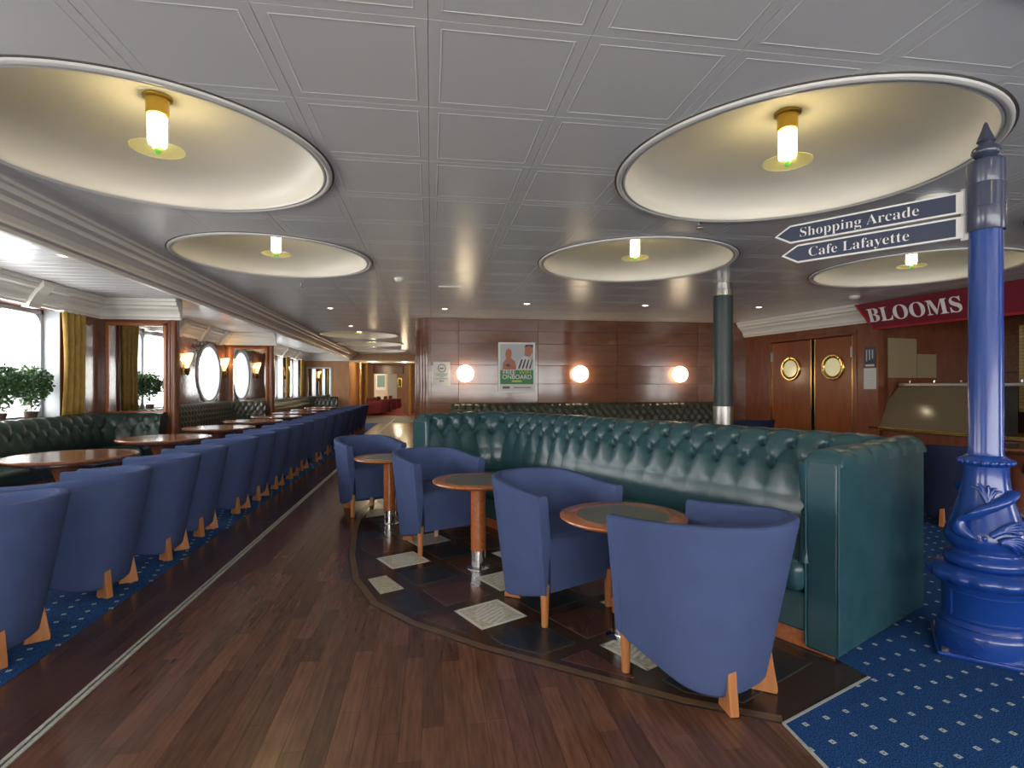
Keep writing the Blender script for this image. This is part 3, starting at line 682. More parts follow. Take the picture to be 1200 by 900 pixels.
# ------------------------------------------------------------------ right wall with double door, sign and bar
RD, RN = (.166, -.986), (-.986, -.166)
def rw(s, d): return (6.4 + RD[0] * s + RN[0] * d, 10.39 + RD[1] * s + RN[1] * d)
RM = Matrix(((RD[0], RN[0], 0, 6.4), (RD[1], RN[1], 0, 10.39), (0, 0, 1, 0), (0, 0, 0, 1)))   # local x = along wall, y = into the room
wr = struct(empty('wall_right'))
def rbox(a, b, c, d, z0, z1, name, m, par, bevel=0): return MB().box(a, b, c, d, z0, z1).xf(RM).build(name, m, par, bevel=bevel)
rbox(-.1, .66, -.2, 0, 0, TOPZ, 'wall_panel', M['mahog2'], wr); rbox(2.45, 2.60, -.2, 0, 0, TOPZ, 'wall_panel', M['mahog2'], wr); rbox(.66, 2.45, -.2, 0, 2.14, TOPZ, 'wall_panel', M['mahog2'], wr)
rbox(.66, 2.45, -.6, -.55, 0, 2.3, 'backing', M['tan'], wr)
rbox(2.60, 12.0, -.2, .0, 2.52, TOPZ, 'wall_panel', M['mahog2'], wr)
for q, (a, b) in enumerate(((.69, 1.60), (1.68, 2.42))):
    dr = struct(empty('door_%d' % (q + 1)))
    rbox(a, b, -.06, -.015, .01, 2.11, 'leaf', M['door'], dr, .004)
    ca, cz = (a + b) / 2, 1.61; m_ = RM @ Matrix.Translation((ca, -.015, cz)) @ Matrix.Rotation(R(-90), 4, 'X')
    MB().lathe([(.155, 0), (.155, .018), (.17, .03), (.21, .03), (.225, .015), (.225, 0)], 40, closed=True).xf(m_).build('porthole_ring', M['brass'], dr, smooth=40)
    MB().lathe([(.158, 0), (.158, .008), (.002, .009)], 32).xf(m_).build('porthole_pane', mat('lit_porthole', (.5, .48, .28), .15, emit=(1, .88, .5), estr=.25), dr, smooth=30)
    for k in range(8):
        w = 2 * PI * k / 8; MB().lathe([(.012, 0), (.012, .008), (.002, .012)], 10, (.19 * math.cos(w), .19 * math.sin(w), .028)).xf(m_).build('bolt', M['brass'], dr)
    for e_ in (a, b): rbox(e_ - .012, e_ + .012, -.066, -.010, .01, 2.11, 'brass_edge', M['brass'], dr)
    for zz in (1.85, .4): rbox((a if q == 0 else b) - .03, (a if q == 0 else b) + .03, -.02, .006, zz - .09, zz + .09, 'hinge', M['steel'], dr)
    rbox(a + .1, b - .1, -.016, -.008, .05, .3, 'kick_plate', M['brass'], dr)
rbox(.60, .67, -.05, .02, 0, 2.16, 'door_frame', M['mahog2'], wr, .006); rbox(2.44, 2.51, -.05, .02, 0, 2.16, 'door_frame', M['mahog2'], wr, .006); rbox(.60, 2.51, -.05, .02, 2.125, 2.19, 'door_frame', M['mahog2'], wr, .006)
trr = struct(empty('trim_3'))
p0, p1 = rw(.0, 0), rw(2.72, 0)
MB().extrude_profile([(d * 1.1, z) for d, z in cr_], p0, p1, RN).build('crown_moulding', M['cream'], trr)
# notices beside the bar
nb = tag(empty('notice', (0, 0, 0)), 'photo print and white list pinned right of the double door', 'notice')
rbox(2.64, 2.83, .0, .006, 1.59, 1.905, 'photo', M['pdark'], nb); rbox(2.66, 2.81, .006, .008, 1.60, 1.63, 'print', M['paper'], nb)
for q in range(3): rbox(2.67 + q * .05, 2.69 + q * .05, .006, .008, 1.68 + q * .02, 1.86, 'print', M['pgrey'], nb)
rbox(2.63, 2.84, .0, .006, 1.24, 1.57, 'list', M['paper'], nb)
for q in range(8): rbox(2.66, 2.81, .006, .008, 1.28 + q * .033, 1.288 + q * .033, 'print', M['pgrey'], nb)
rbox(2.60, 2.87, -.2, 0, 0, 2.52, 'wall_panel', M['mahog2'], wr)
# burgundy sign: a board leaning out under the ceiling
sg = tag(empty('bar_sign', (0, 0, 0)), 'long burgundy BLOOMS sign board with white letters under the ceiling', 'sign')
def sgp(s, v, th): # s along the wall, v 0 bottom..1 top on the slanted board, th thickness outwards
    return (s, .16 + .14 * v + th, 2.15 + .40 * v)
def sgpoly(pts, t0, t1, name, m):
    k = len(pts); vv = [RM @ Vector(sgp(a, b, t)) for t in (t0, t1) for a, b in pts]
    return MB().add(vv, [tuple(range(k)), tuple(range(k, 2 * k))[::-1]] + [(i, (i + 1) % k, k + (i + 1) % k, k + i) for i in range(k)]).build(name, m, sg)
sgpoly([(2.74, 1), (2.95, 0), (9.4, 0), (9.6, 1)], 0, .03, 'board', M['red_sign'])
sgpoly([(2.74, 1), (2.95, 0), (2.99, .0), (2.78, 1)], .028, .042, 'trim', M['red_trim']); sgpoly([(2.95, 0), (2.93, .07), (9.45, .07), (9.4, 0)], .028, .042, 'trim', M['red_trim'])
o0 = RM @ Vector(sgp(3.57, .50, .033)); xd = Vector((RD[0], RD[1], 0)); yd = (RM @ Vector(sgp(3.7, 1, 0)) - RM @ Vector(sgp(3.7, 0, 0)))
text('lettering', serif('BLOOMS'), .305, M['white'], sg, frame_mtx(o0, xd, yd), .004)
# the bar behind
bar_back = struct(empty('wall_bar'))
rbox(2.60, 12, -2.3, -2.1, 0, TOPZ, 'backing', M['subfloor'], bar_back)
k = 2.6
for q in range(10):
    for r_, (z0, z1) in enumerate(((.9, 1.5), (1.5, 2.1), (2.1, 2.6))): rbox(k + q * .7 + .004, k + q * .7 + .696, -2.12, -2.09, z0 + .004, z1 - .004, 'wood_panel', M['mahog'], bar_back, .003)
rbox(2.60, 2.87, -2.2, -.1, 0, TOPZ, 'side_panel', M['mahog2'], bar_back); rbox(2.55, 12, -2.2, 0, 2.52, 2.56, 'soffit', M['mahog2'], bar_back)
rbox(2.87, 2.89, -.80, -.20, 1.42, 2.04, 'pale_panel', M['tan'], bar_back); rbox(2.87, 2.885, -1.25, -.82, 1.42, 1.80, 'pale_panel', M['tan'], bar_back)
bt = struct(empty('wall_bar_tiles')); rbox(3.75, 6.95, -1.75, -1.72, .9, 2.2, 'backing', M['grout'], bt)
mb = MB()
for i in range(64):
    for j in range(26): mb.box(3.75 + i * .05 + .003, 3.75 + i * .05 + .047, -1.72, -1.712, .9 + j * .05 + .003, .9 + j * .05 + .047)
o = mb.xf(RM).build('mosaic_tiles', M['bartile'], bt, fix=False); o['kind'] = 'stuff'
ct = tag(empty('bar_counter', (0, 0, 0)), 'long bar counter with bronze glass screen below the burgundy sign', 'counter')
rbox(2.9, 11.0, -.65, -.05, 0, .60, 'body', M['mahog2'], ct); rbox(2.7, 11.0, -.7, .0, .60, .66, 'counter_top', M['brass'], ct, .01); rbox(2.7, 11.0, -.62, -.60, .02, .55, 'front_panel', M['mahog'], ct)
MB().add([tuple(RM @ Vector(p)) for p in ((2.66, -.02, .66), (4.45, -.02, .66), (4.45, -.30, 1.28), (2.98, -.30, 1.28), (2.66, -.035, .66), (4.45, -.035, .66), (4.45, -.315, 1.28), (2.98, -.315, 1.28))],
         [(0, 1, 2, 3), (7, 6, 5, 4), (0, 4, 5, 1), (1, 5, 6, 2), (2, 6, 7, 3), (3, 7, 4, 0)]).build('glass_screen', M['tanglass'], ct)
rbox(2.98, 5.2, -.42, -.28, 1.28, 1.335, 'rail', M['steel'], ct, .01)
for q in range(6): rbox(3.1 + q * .36, 3.12 + q * .36, -.36, -.34, 1.335, 1.37, 'rail_knob', M['chrome'], ct)
rbox(4.45, 4.50, -.35, -.05, .66, 1.28, 'screen_end', M['black'], ct)
for q in range(4): rbox(4.9 + q * .6, 5.4 + q * .6, -.045, -.03, .28, .52, 'pale_front', M['tan'], ct)
tap = tag(empty('beer_tap', (0, 0, 0)), 'chrome bar tap on the counter right of the signpost', 'tap')
bx_, by_ = 5.05, -.3
MB().lathe([(.03, .66), (.03, .68), (.016, .70), (.016, .92), (.024, .94), (.002, .95)], 16, (bx_, by_, 0)).xf(RM).build('column', M['chrome'], tap, smooth=40)
MB().tube([(bx_, by_, .90), (bx_ + .02, by_ + .1, .92), (bx_ + .02, by_ + .16, .88), (bx_ + .02, by_ + .17, .82)], .012, 10).xf(RM).build('spout', M['chrome'], tap, smooth=50)
MB().tube([(bx_, by_ + .03, .94), (bx_ - .02, by_ + .06, 1.06)], .012, 10, .018).xf(RM).build('handle', M['black'], tap, smooth=50)
# outer shell
ws = struct(empty('wall_side'))
for a, b, c, d in ((YB, -2.3, 0, TOPZ), (2.9, YW, 0, TOPZ), (-2.3, 2.9, 0, ZS), (-2.3, 2.9, ZT, TOPZ)): MB().box(9.5, 9.7, a, b, c, d).build('wall_panel', M['mahog2'], ws)
wh = struct(empty('wall_behind'))
for a, b, c, d in ((-5.3, -2.6, 0, TOPZ), (6.6, 9.7, 0, TOPZ), (-2.6, 6.6, 0, ZS), (-2.6, 6.6, ZT, TOPZ)): MB().box(a, b, YB - .2, YB, c, d).build('wall_panel', M['oakwall'], wh)
w_ = struct(empty('window_9')); MB().box(9.6, 9.61, -2.3, 2.9, ZS, ZT).build('pane', M['glass'], w_)  # added window out of view, brings extra daylight onto the ceiling
for k in range(5): MB().box(9.56, 9.66, -2.3 + k * 1.3 - .04, -2.3 + k * 1.3 + .04, ZS, ZT).build('mullion', M['frame'], w_)
w_ = struct(empty('window_10')); MB().box(-2.6, 6.6, YB - .11, YB - .1, ZS, ZT).build('pane', M['glass'], w_)  # added window behind the camera, brightens the ceiling and sofa end
for k in range(8): MB().box(-2.6 + k * 1.314 - .04, -2.6 + k * 1.314 + .04, YB - .16, YB - .06, ZS, ZT).build('mullion', M['frame'], w_)

# ------------------------------------------------------------------ column
cl = tag(empty('column', (3.66, 6.45, 0)), 'dark grey-green round column with steel cuffs behind the teal sofa', 'column')
MB().lathe([(.118, 1.02), (.118, 2.42)], 40).build('shaft', M['green_col'], cl, smooth=40)
MB().lathe([(.121, 0), (.121, 1.03), (.116, 1.035)], 40).build('lower_cuff', M['steel'], cl, smooth=40)
MB().lathe([(.112, 2.42), (.120, 2.425), (.120, 2.50), (.112, 2.505), (.112, 2.58)], 40).build('upper_cuff', M['steel'], cl, smooth=40)

# ------------------------------------------------------------------ tufted banquettes
def resample(pts, d):
    # Catmull-Rom through pts, then even spacing
    P = [Vector(p) for p in pts]; P = [P[0] * 2 - P[1]] + P + [P[-1] * 2 - P[-2]]; fine = []
    for i in range(1, len(P) - 2):
        for k in range(16):
            t = k / 16; a, b, c, e = P[i - 1], P[i], P[i + 1], P[i + 2]
            fine.append(.5 * ((2 * b) + (c - a) * t + (2 * a - 5 * b + 4 * c - e) * t * t + (3 * b - a - 3 * c + e) * t ** 3))
    fine.append(P[-2]); return even(fine, d)
def even(fine, d):
    L = [0]
    for a, b in zip(fine, fine[1:]): L.append(L[-1] + (b - a).length)
    n = max(2, round(L[-1] / d)); out = []; j = 0
    for i in range(n + 1):
        s = L[-1] * i / n
        while j < len(L) - 2 and L[j + 1] < s: j += 1
        t = (s - L[j]) / max(L[j + 1] - L[j], 1e-9); out.append(fine[j].lerp(fine[j + 1], t))
    return out, L[-1]
def tuft_h(u, v, rows, p, A, B):
    a = u / p
    fr = lambda q: abs(q - round(q))
    if v >= rows[0]: D = fr(a) * p; fade = max(.25, 1 - (v - rows[0]) / .30)
    elif v <= rows[-1]: D = fr(a - .5 * ((len(rows) - 1) % 2)) * p; fade = max(.12, 1 - (rows[-1] - v) / .20)
    else:
        fade = 1
        for k in range(len(rows) - 1):
            if rows[k + 1] <= v <= rows[k]:
                q = (v - rows[k + 1]) / (rows[k] - rows[k + 1])      # 0 lower row, 1 upper
                c = fr(a - .5 * (k % 2))                             # distance from upper-row button, in pitches
                D = abs(c - .5 * (1 - q)) * p * .8
    h = A * fade * (min(1, D / (.42 * p)) ** .55)
    for k, rv in enumerate(rows):
        c = fr(a - .5 * (k % 2)) * p; r2 = c * c + (v - rv) ** 2
        if r2 < .02: h -= B * math.exp(-r2 / (.026 ** 2))
    return h
def tufted(path, side, prof, rows_z, p, A, B, du, dv, name, m, par, buttons=True, rear=None):
    pp, LU = even([Vector(q) for q in path], du); pr, LV = resample(prof, dv)
    nu, nv = len(pp), len(pr)
    rows = []
    for rz in rows_z:
        best = min(range(nv * 2 // 3), key=lambda i: abs(pr[i].y - rz)); rows.append(best * LV / (nv - 1))
    vv = []
    btn = []
    nrm = []
    for j in range(nv):
        t = (pr[min(j + 1, nv - 1)] - pr[max(j - 1, 0)]).normalized(); nrm.append((t.y, -t.x))     # (front, up)
    for i in range(nu):
        t = (pp[min(i + 1, nu - 1)] - pp[max(i - 1, 0)]).normalized(); fx, fy = (-t.y * side, t.x * side)
        u = LU * i / (nu - 1)
        for j in range(nv):
            v = LV * j / (nv - 1); h = tuft_h(u, v, rows, p, A, B); of = pr[j].x * (rear(u, LU) if rear and pr[j].x < 0 else 1) + nrm[j][0] * h; z = pr[j].y + nrm[j][1] * h
            vv.append((pp[i].x + fx * of, pp[i].y + fy * of, z))
    ff = [(i * nv + j, (i + 1) * nv + j, (i + 1) * nv + j + 1, i * nv + j + 1) for i in range(nu - 1) for j in range(nv - 1)]
    ff += [tuple(range(nv)), tuple((nu - 1) * nv + j for j in range(nv))[::-1]]
    o = MB().add(vv, ff).build(name, m, par, smooth=70)
    if buttons:
        mb = MB()
        for k, rv in enumerate(rows):
            q = .5 * (k % 2)
            while q * p < LU - .02:
                if q * p > .02:
                    i = min(nu - 1, round(q * p / LU * (nu - 1))); j = min(nv - 1, round(rv / LV * (nv - 1))); c = vv[i * nv + j]
                    mb.lathe([(.001, -.007), (.008, -.005), (.011, 0), (.008, .005), (.001, .007)], 8, c)
                q += 1
        if mb.v: b = mb.build('buttons', m, o, smooth=60); b['kind'] = 'stuff'
    return o
# --- the large L-shaped teal sofa
sf = tag(empty('banquette_sofa', (0, 0, 0)), 'large L-shaped teal leather sofa with deep-buttoned back behind the small round tables', 'sofa')
PROF = [(.055, .38), (.095, .45), (.108, .54), (.085, .65), (.045, .75), (.0, .84), (-.045, .925), (-.10, .98), (-.20, .998), (-.34, .99), (-.43, .965), (-.475, .90), (-.48, .80)]
path = [en(1.335, 3.25), en(4.55, 3.25)] + [en(4.55 + .3 * math.sin(a * PI / 24), 2.95 + .3 * math.cos(a * PI / 24)) for a in range(1, 12)] + [en(4.85, 2.95), en(4.83, 2.41)]
tufted(path, 1, PROF, (.935, .815), .188, .038, .055, .0115, .0125, 'tufted_back', M['leather'], sf, rear=lambda u, L: 1 - .58 * max(0, min(1, (u - (L - .85)) / .45)))
def enbox(e0, e1, n0, n1, z0, z1, name, m, bevel=0, seg=3, par=None):
    return MB().add([(*en(e, n), z) for z in (z0, z1) for e, n in ((e0, n0), (e1, n0), (e1, n1), (e0, n1))], [(3, 2, 1, 0), (4, 5, 6, 7), (0, 1, 5, 4), (1, 2, 6, 5), (2, 3, 7, 6), (3, 0, 4, 7)]).build(name, m, par or sf, bevel=bevel, seg=seg)
enbox(1.21, 5.0, 2.715, 2.74, 0, .085, 'plinth', M['cherry'], .004); enbox(4.36, 5.0, 2.46, 2.74, 0, .085, 'plinth', M['cherry'], .004)
enbox(1.33, 4.9, 2.70, 3.68, .085, .27, 'seat_base', M['leather'], .012); enbox(4.30, 4.9, 2.44, 2.72, .085, .27, 'seat_base', M['leather'], .012)
enbox(1.335, 4.86, 2.655, 3.30, .27, .43, 'seat_cushion', M['leather'], .055, 5); enbox(4.28, 4.9, 2.43, 2.70, .27, .43, 'seat_cushion', M['leather'], .05, 5)
enbox(1.33, 4.95, 3.69, 3.725, .02, .90, 'rear_panel', M['leather'], .01); enbox(5.02, 5.05, 2.42, 3.2, .02, .88, 'rear_panel', M['leather'], .01)
enbox(1.185, 1.335, 2.70, 3.76, .012, .925, 'end_panel', M['leather'], .014)
enbox(4.76, 5.05, 2.37, 2.42, .012, .95, 'end_panel', M['leather'], .014)
# padded, pleated top of the end panel
nu, nv = 92, 22; vv = []
for i in range(nu):
    n_ = 2.70 + 1.06 * i / (nu - 1); pl = abs(((n_ - 2.70) / .18) - round((n_ - 2.70) / .18)); endf = min(1, i / 4, (nu - 1 - i) / 4) ** .5
    for j in range(nv):
        a = PI * j / (nv - 1); bulge = .85 + .15 * min(1, pl / .3) ** .6
        vv.append((*en(1.26 - .088 * math.cos(a) * (.9 + .1 * bulge), n_), .905 + (.07 * bulge * endf + .005 + .02 * i / nu) * math.sin(a) ** .55))
MB().add(vv, [(i * nv + j, (i + 1) * nv + j, (i + 1) * nv + j + 1, i * nv + j + 1) for i in range(nu - 1) for j in range(nv - 1)] + [tuple(range(nv)), tuple((nu - 1) * nv + j for j in range(nv))[::-1]]
         + [(i * nv, i * nv + nv - 1, (i + 1) * nv + nv - 1, (i + 1) * nv) for i in range(nu - 1)]).build('end_padding', M['leather'], sf, smooth=70)
MB().tube([(*en(1.345, 2.715 + .03 * math.sin(t * PI / 10)), .42 + .50 * t / 10) for t in range(11)], .03, 12, .034).build('front_roll', M['leather'], sf, smooth=60)
MB().tube([(*en(1.184, 2.702), .03), (*en(1.184, 2.702), .92)], .006, 8).tube([(*en(1.334, 2.70), .03), (*en(1.334, 2.70), .92)], .006, 8).build('piping', M['leather'], sf, smooth=60)

# --- wall banquettes
def banquette(name, label, path, side, m, H, rows, p, seatboxes, du=.025, dv=.025, rear=.22):
    t = tag(empty(name, (0, 0, 0)), label, 'bench', 'tufted wall banquettes')
    pf = [(.05, .40), (.085, .47), (.085, .55), (.055, H - .22), (.02, H - .10), (-.02, H - .035), (-.08, H), (-.14, H - .005), (-rear + .02, H - .05), (-rear, H - .12)]
    tufted(path, side, pf, rows, p, .028, .034, du, dv, 'tufted_back', m, t, buttons=False)
    for (x0, x1, y0, y1) in seatboxes:
        MB().box(x0, x1, y0, y1, .28, .44).build('seat_cushion', m, t, bevel=.04, seg=4); MB().box(x0 + .03, x1 - .03, y0 + .03, y1 - .03, .0, .28).build('seat_base', M['mahog2'], t)
    return t
def arc(cx, cy, r_, a0, a1, n=10): return [(cx + r_ * math.cos(a0 + (a1 - a0) * i / n), cy + r_ * math.sin(a0 + (a1 - a0) * i / n)) for i in range(1, n)]
XBk = XW + .27
banquette('banquette', 'dark green buttoned bench under the first bay window with topiary', [(XBk, 1.6), (XBk, 8.30)] + arc(XBk + .35, 8.30, .35, PI, PI / 2) + [(XBk + .35, 8.65), (-3.90, 8.65)], -1, M['leather2'], .885, (.80, .66), .21, [(XBk - .02, XBk + .55, 1.6, 8.66), (XBk + .5, -3.9, 8.1, 8.66)], .02, .02)
banquette('banquette', 'dark olive buttoned bench below the round windows', [(XBk, 9.2), (XBk, 13.45)] + arc(XBk + .35, 13.45, .35, PI, PI / 2) + [(XBk + .35, 13.80), (-3.90, 13.80)], -1, M['leather3'], .93, (.86, .76, .66, .56), .14, [(XBk - .02, XBk + .55, 9.2, 13.8), (XBk + .5, -3.9, 13.25, 13.8)])
banquette('banquette', 'farthest dark green buttoned bench by the end wall mirror', [(XBk, 14.4), (XBk, 21.65)] + arc(XBk + .35, 21.65, .35, PI, PI / 2) + [(XBk + .35, 22.0), (-3.6, 22.0)], -1, M['leather3'], .88, (.80, .66), .16, [(XBk - .02, XBk + .55, 14.4, 22), (XBk + .5, -3.6, 21.45, 22)], .04, .03)
banquette('banquette', 'low dark buttoned bench along the mahogany wall below the poster', [(.36, YW - .28), (5.7, YW - .28)], -1, M['leather3'], .955, (.88, .78, .68, .58), .15, [(.36, 5.7, YW - .85, YW - .25)], .025, .025, .27)

# ------------------------------------------------------------------ tub chairs
def chair_proto(m_fab):
    t = empty('tub_chair'); N = 44
    def outline(s, f):
        # s in 0..1 from the left arm front round the rear to the right arm front; f 0 bottom .. 1 top
        hw = .262 + (.315 - .262) * f; rb = .21 + (.355 - .21) * f; yf = .272 + .012 * f; yc = -.02
        Ls, La = yf - yc, 1.05; tot = 2 * Ls + La; d = s * tot
        if d < Ls: return (-hw, yf - d)
        if d > Ls + La: return (hw, yc + d - Ls - La)
        a = PI * (d - Ls) / La; ex = .88
        cx, sy = math.cos(a), math.sin(a)
        return (-hw * math.copysign(abs(cx) ** ex, cx), yc - rb * abs(sy) ** ex)
    ss = sorted(set([i / N for i in range(N + 1)] + [.012, .024, .036, 1 - .012, 1 - .024, 1 - .036]))
    def ztop(y): q = max(0, min(1, (.28 - y) / .62)); return .703 + .045 * (q * q * (3 - 2 * q))
    def zbot(y): q = max(0, min(1, (.27 - y) / .46)); return .178 - .125 * (q ** .8)
    th = .062; vv = []; rowsn = None
    for s in ss:
        e = 1e-3; a, b = Vector(outline(max(0, s - e), 1)), Vector(outline(min(1, s + e), 1)); tn = (b - a).normalized(); nin = Vector((-tn.y, tn.x))
        pt = Vector(outline(s, 1)); pb = Vector(outline(s, 0)); zt, zb = ztop(pt.y), zbot(pb.y)
        groove = -.0035 if abs(s - .024) < 1e-6 or abs(s - (1 - .024)) < 1e-6 else 0
        sec = []
        for f in (0, .02, .2, .4, .6, .8, .93, .975):
            q = pb.lerp(pt, f); off = -groove + (.012 if f == 0 else 0); sec.append((q.x + nin.x * off, q.y + nin.y * off, zb + (zt - zb) * f))
        for off, dz in ((.004, -.008), (.014, 0), (.048, 0), (.058, -.008), (th, -.02)): sec.append((pt.x + nin.x * off, pt.y + nin.y * off, zt + dz))
        for f in (.8, .6, .5): q = pb.lerp(pt, f); sec.append((q.x + nin.x * th, q.y + nin.y * th, zb + (zt - zb) * f))
        k = len(sec); vv += sec
    n = len(ss); ff = [(i * k + j, i * k + (j + 1) % k, (i + 1) * k + (j + 1) % k, (i + 1) * k + j) for i in range(n - 1) for j in range(k)]
    ff += [tuple(range(k)), tuple((n - 1) * k + j for j in range(k))[::-1]]
    MB().add(vv, ff).build('back_shell', m_fab, t, smooth=55, bevel=.006)
    # seat block with soft top edge, filling the shell
    def ring(f, off, z, yf):
        out = []
        for s in [i / 30 for i in range(31)]:
            e = 1e-3; a, b = Vector(outline(max(0, s - e), 1)), Vector(outline(min(1, s + e), 1)); tn = (b - a).normalized(); nin = Vector((-tn.y, tn.x))
            p_ = Vector(outline(s, f)) + nin * off; out.append((p_.x, min(p_.y, yf), z))
        return out
    rr = [ring(.15, .066, .175, .25), ring(.3, .064, .30, .262), ring(.52, .060, .43, .266), ring(.54, .064, .452, .26), ring(.54, .074, .466, .248), ring(.54, .10, .476, .22), ring(.54, .20, .482, .10)]
    k = 31; vv = [p for r_ in rr for p in r_]
    ff = [(a * k + i, a * k + (i + 1) % k, (a + 1) * k + (i + 1) % k, (a + 1) * k + i) for a in range(len(rr) - 1) for i in range(k)] + [tuple(range(k))[::-1], tuple((len(rr) - 1) * k + i for i in range(k))]
    MB().add(vv, ff).build('seat', m_fab, t, smooth=50)
    for sx in (-1, 1):
        MB().lathe([(.0165, 0), (.018, .004), (.0255, .22), (.02, .224)], 16, (sx * .236, .238, 0)).build('front_leg', M['beech'], t, smooth=40)
    for sx in (-1, 1):
        # wedge leg: a triangular plank set radially under the rear of the shell
        prof = [(.168, .0), (.268, .0), (.272, .012), (.240, .215), (.222, .215), (.19, .10)]
        vv = []
        ang = R(30) * sx
        ux, uy = math.sin(ang), -math.cos(ang)
        for w in (-.018, .018):
            for r_, z in prof: vv.append((ux * r_ - uy * w + sx * .018, uy * r_ + ux * w - .012, z))
        k = len(prof)
        MB().add(vv, [tuple(range(k)), tuple(range(k, 2 * k))[::-1]] + [(i, (i + 1) % k, k + (i + 1) % k, k + i) for i in range(k)]).build('wedge_leg', M['beech'], t, bevel=.003)
    return t
proto = chair_proto(M['fabric']); ptree = tree(proto); nproto = chair_proto(M['navy']); ntree = tree(nproto)
def put_chair(x, y, rz, label, group, first=[True]):
    if first[0]:
        first[0] = False; proto.location = (x, y, .004); proto.rotation_euler = (0, 0, rz); tag(proto, label, 'chair', group); return proto
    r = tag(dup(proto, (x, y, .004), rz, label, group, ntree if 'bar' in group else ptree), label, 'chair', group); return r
G1, G2 = 'blue tub chairs at the teal sofa', 'row of blue tub chairs along the window tables'
face_pos = E_ANG - PI / 2; face_neg = E_ANG + PI / 2
x, y = en(1.46, 2.07); put_chair(x, y, face_pos, 'nearest blue tub chair, back turned, hiding part of the small round table', G1)
x, y = en(2.50, 2.06); put_chair(x, y, face_neg, 'blue tub chair directly behind the nearest round table, front leg showing', G1)
x, y = en(3.99, 2.06); put_chair(x, y, face_neg, 'blue tub chair between the two farther small round tables', G1)
x, y = en(5.48, 2.06); put_chair(x, y, face_neg, 'farthest blue tub chair of the sofa group, by the sofa wing end', G1)
LY = [2.93, 3.77, 4.48, 5.13, 5.97, 6.62, 7.3, 8.05, 8.8, 9.8, 10.85, 11.75, 12.7, 13.6, 14.5, 15.4, 16.3]
ordn = ['first', 'second', 'third', 'fourth', 'fifth', 'sixth', 'seventh', 'eighth', 'ninth', 'tenth', 'eleventh', 'twelfth', 'thirteenth', 'fourteenth', 'fifteenth', 'sixteenth', 'last']
for i, y in enumerate(LY):
    put_chair(-2.145 + rng.uniform(-.015, .015), y, R(90) + rng.uniform(-.05, .05), 'blue tub chair in the left row, %s from the viewer%s' % (ordn[i], ', cut by the frame edge' if i == 0 else ''), G2)
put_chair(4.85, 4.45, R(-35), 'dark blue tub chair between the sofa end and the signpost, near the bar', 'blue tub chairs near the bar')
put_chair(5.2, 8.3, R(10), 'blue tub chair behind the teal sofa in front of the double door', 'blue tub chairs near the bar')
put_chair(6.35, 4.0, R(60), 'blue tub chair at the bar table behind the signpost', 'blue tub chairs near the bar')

for c_, _g in ntree: bpy.data.objects.remove(c_)
bpy.data.objects.remove(nproto)
# ------------------------------------------------------------------ small round tables
def small_table(e, n, label):
    x, y = en(e, n); t = tag(empty('round_table', (x, y, 0)), label, 'table', 'small round pedestal tables at the sofa')
    MB().lathe([(.05, .578), (.20, .582), (.29, .594), (.318, .606), (.324, .614), (.322, .620), (.315, .623), (.236, .623), (.236, .615), (.05, .615)], 64, closed=True).build('table_top', M['cherry'], t, smooth=35)
    MB().lathe([(.236, .612), (.236, .6225), (.002, .6225)], 48).build('inlay', M['granite'], t)
    MB().lathe([(.054, .125), (.054, .58)], 28).build('pedestal', M['cherry'], t, smooth=40)
    MB().lathe([(.051, .012), (.051, .128)], 28).build('chrome_sleeve', M['chrome'], t, smooth=40)
    MB().lathe([(.085, .001), (.085, .006), (.06, .014), (.002, .014)], 32).build('base_plate', M['chrome'], t, smooth=40)
small_table(1.955, 2.09, 'nearest small round table with speckled inlay, behind the front tub chair')
small_table(3.29, 2.05, 'middle small round table with speckled inlay on a wood pedestal')
small_table(4.83, 2.03, 'farthest small round table of the sofa group with chrome foot')
def bay_table(x, y, label, r_=.48, zt=.69, group='round tables along the window benches'):
    t = tag(empty('bay_table', (x, y, 0)), label, 'table', group)
    MB().lathe([(.05, zt - .07), (r_ - .10, zt - .062), (r_ - .02, zt - .035), (r_, zt - .018), (r_, zt - .008), (r_ - .008, zt), (r_ - .05, zt), (r_ - .05, zt - .004), (.05, zt - .004)], 56, closed=True).build('table_top', M['edge'], t, smooth=35)
    MB().lathe([(r_ - .05, zt - .012), (r_ - .05, zt - .001), (.002, zt - .001)], 48).build('inlay', M['brown_top'], t)
    MB().lathe([(.10, .05), (.10, .42), (.12, .5), (.17, zt - .06)], 20).build('pedestal', M['mahog2'], t, smooth=40)
    MB().lathe([(.24, .0), (.24, .03), (.10, .055), (.002, .055)], 32).build('base_plate', M['steel'], t, smooth=40)
    for k in range(4):
        w = PI / 4 + k * PI / 2; MB().tube([(.09 * math.cos(w), .09 * math.sin(w), .42), (.30 * math.cos(w), .30 * math.sin(w), zt - .055)], .011, 8).build('brace', M['black'], t)
for i, y in enumerate((3.55, 5.2, 6.86, 8.5, 10.05, 11.5, 13.0, 14.6, 16.1)):
    bay_table(-3.05, y, 'round brown table by the window bench, %s from the viewer' % ordn[i] if i else 'round brown table at the left frame edge, only its rim showing')
bay_table(5.9, 4.7, 'brown table near the bar, partly behind the signpost', .42, .68, 'tables near the bar')

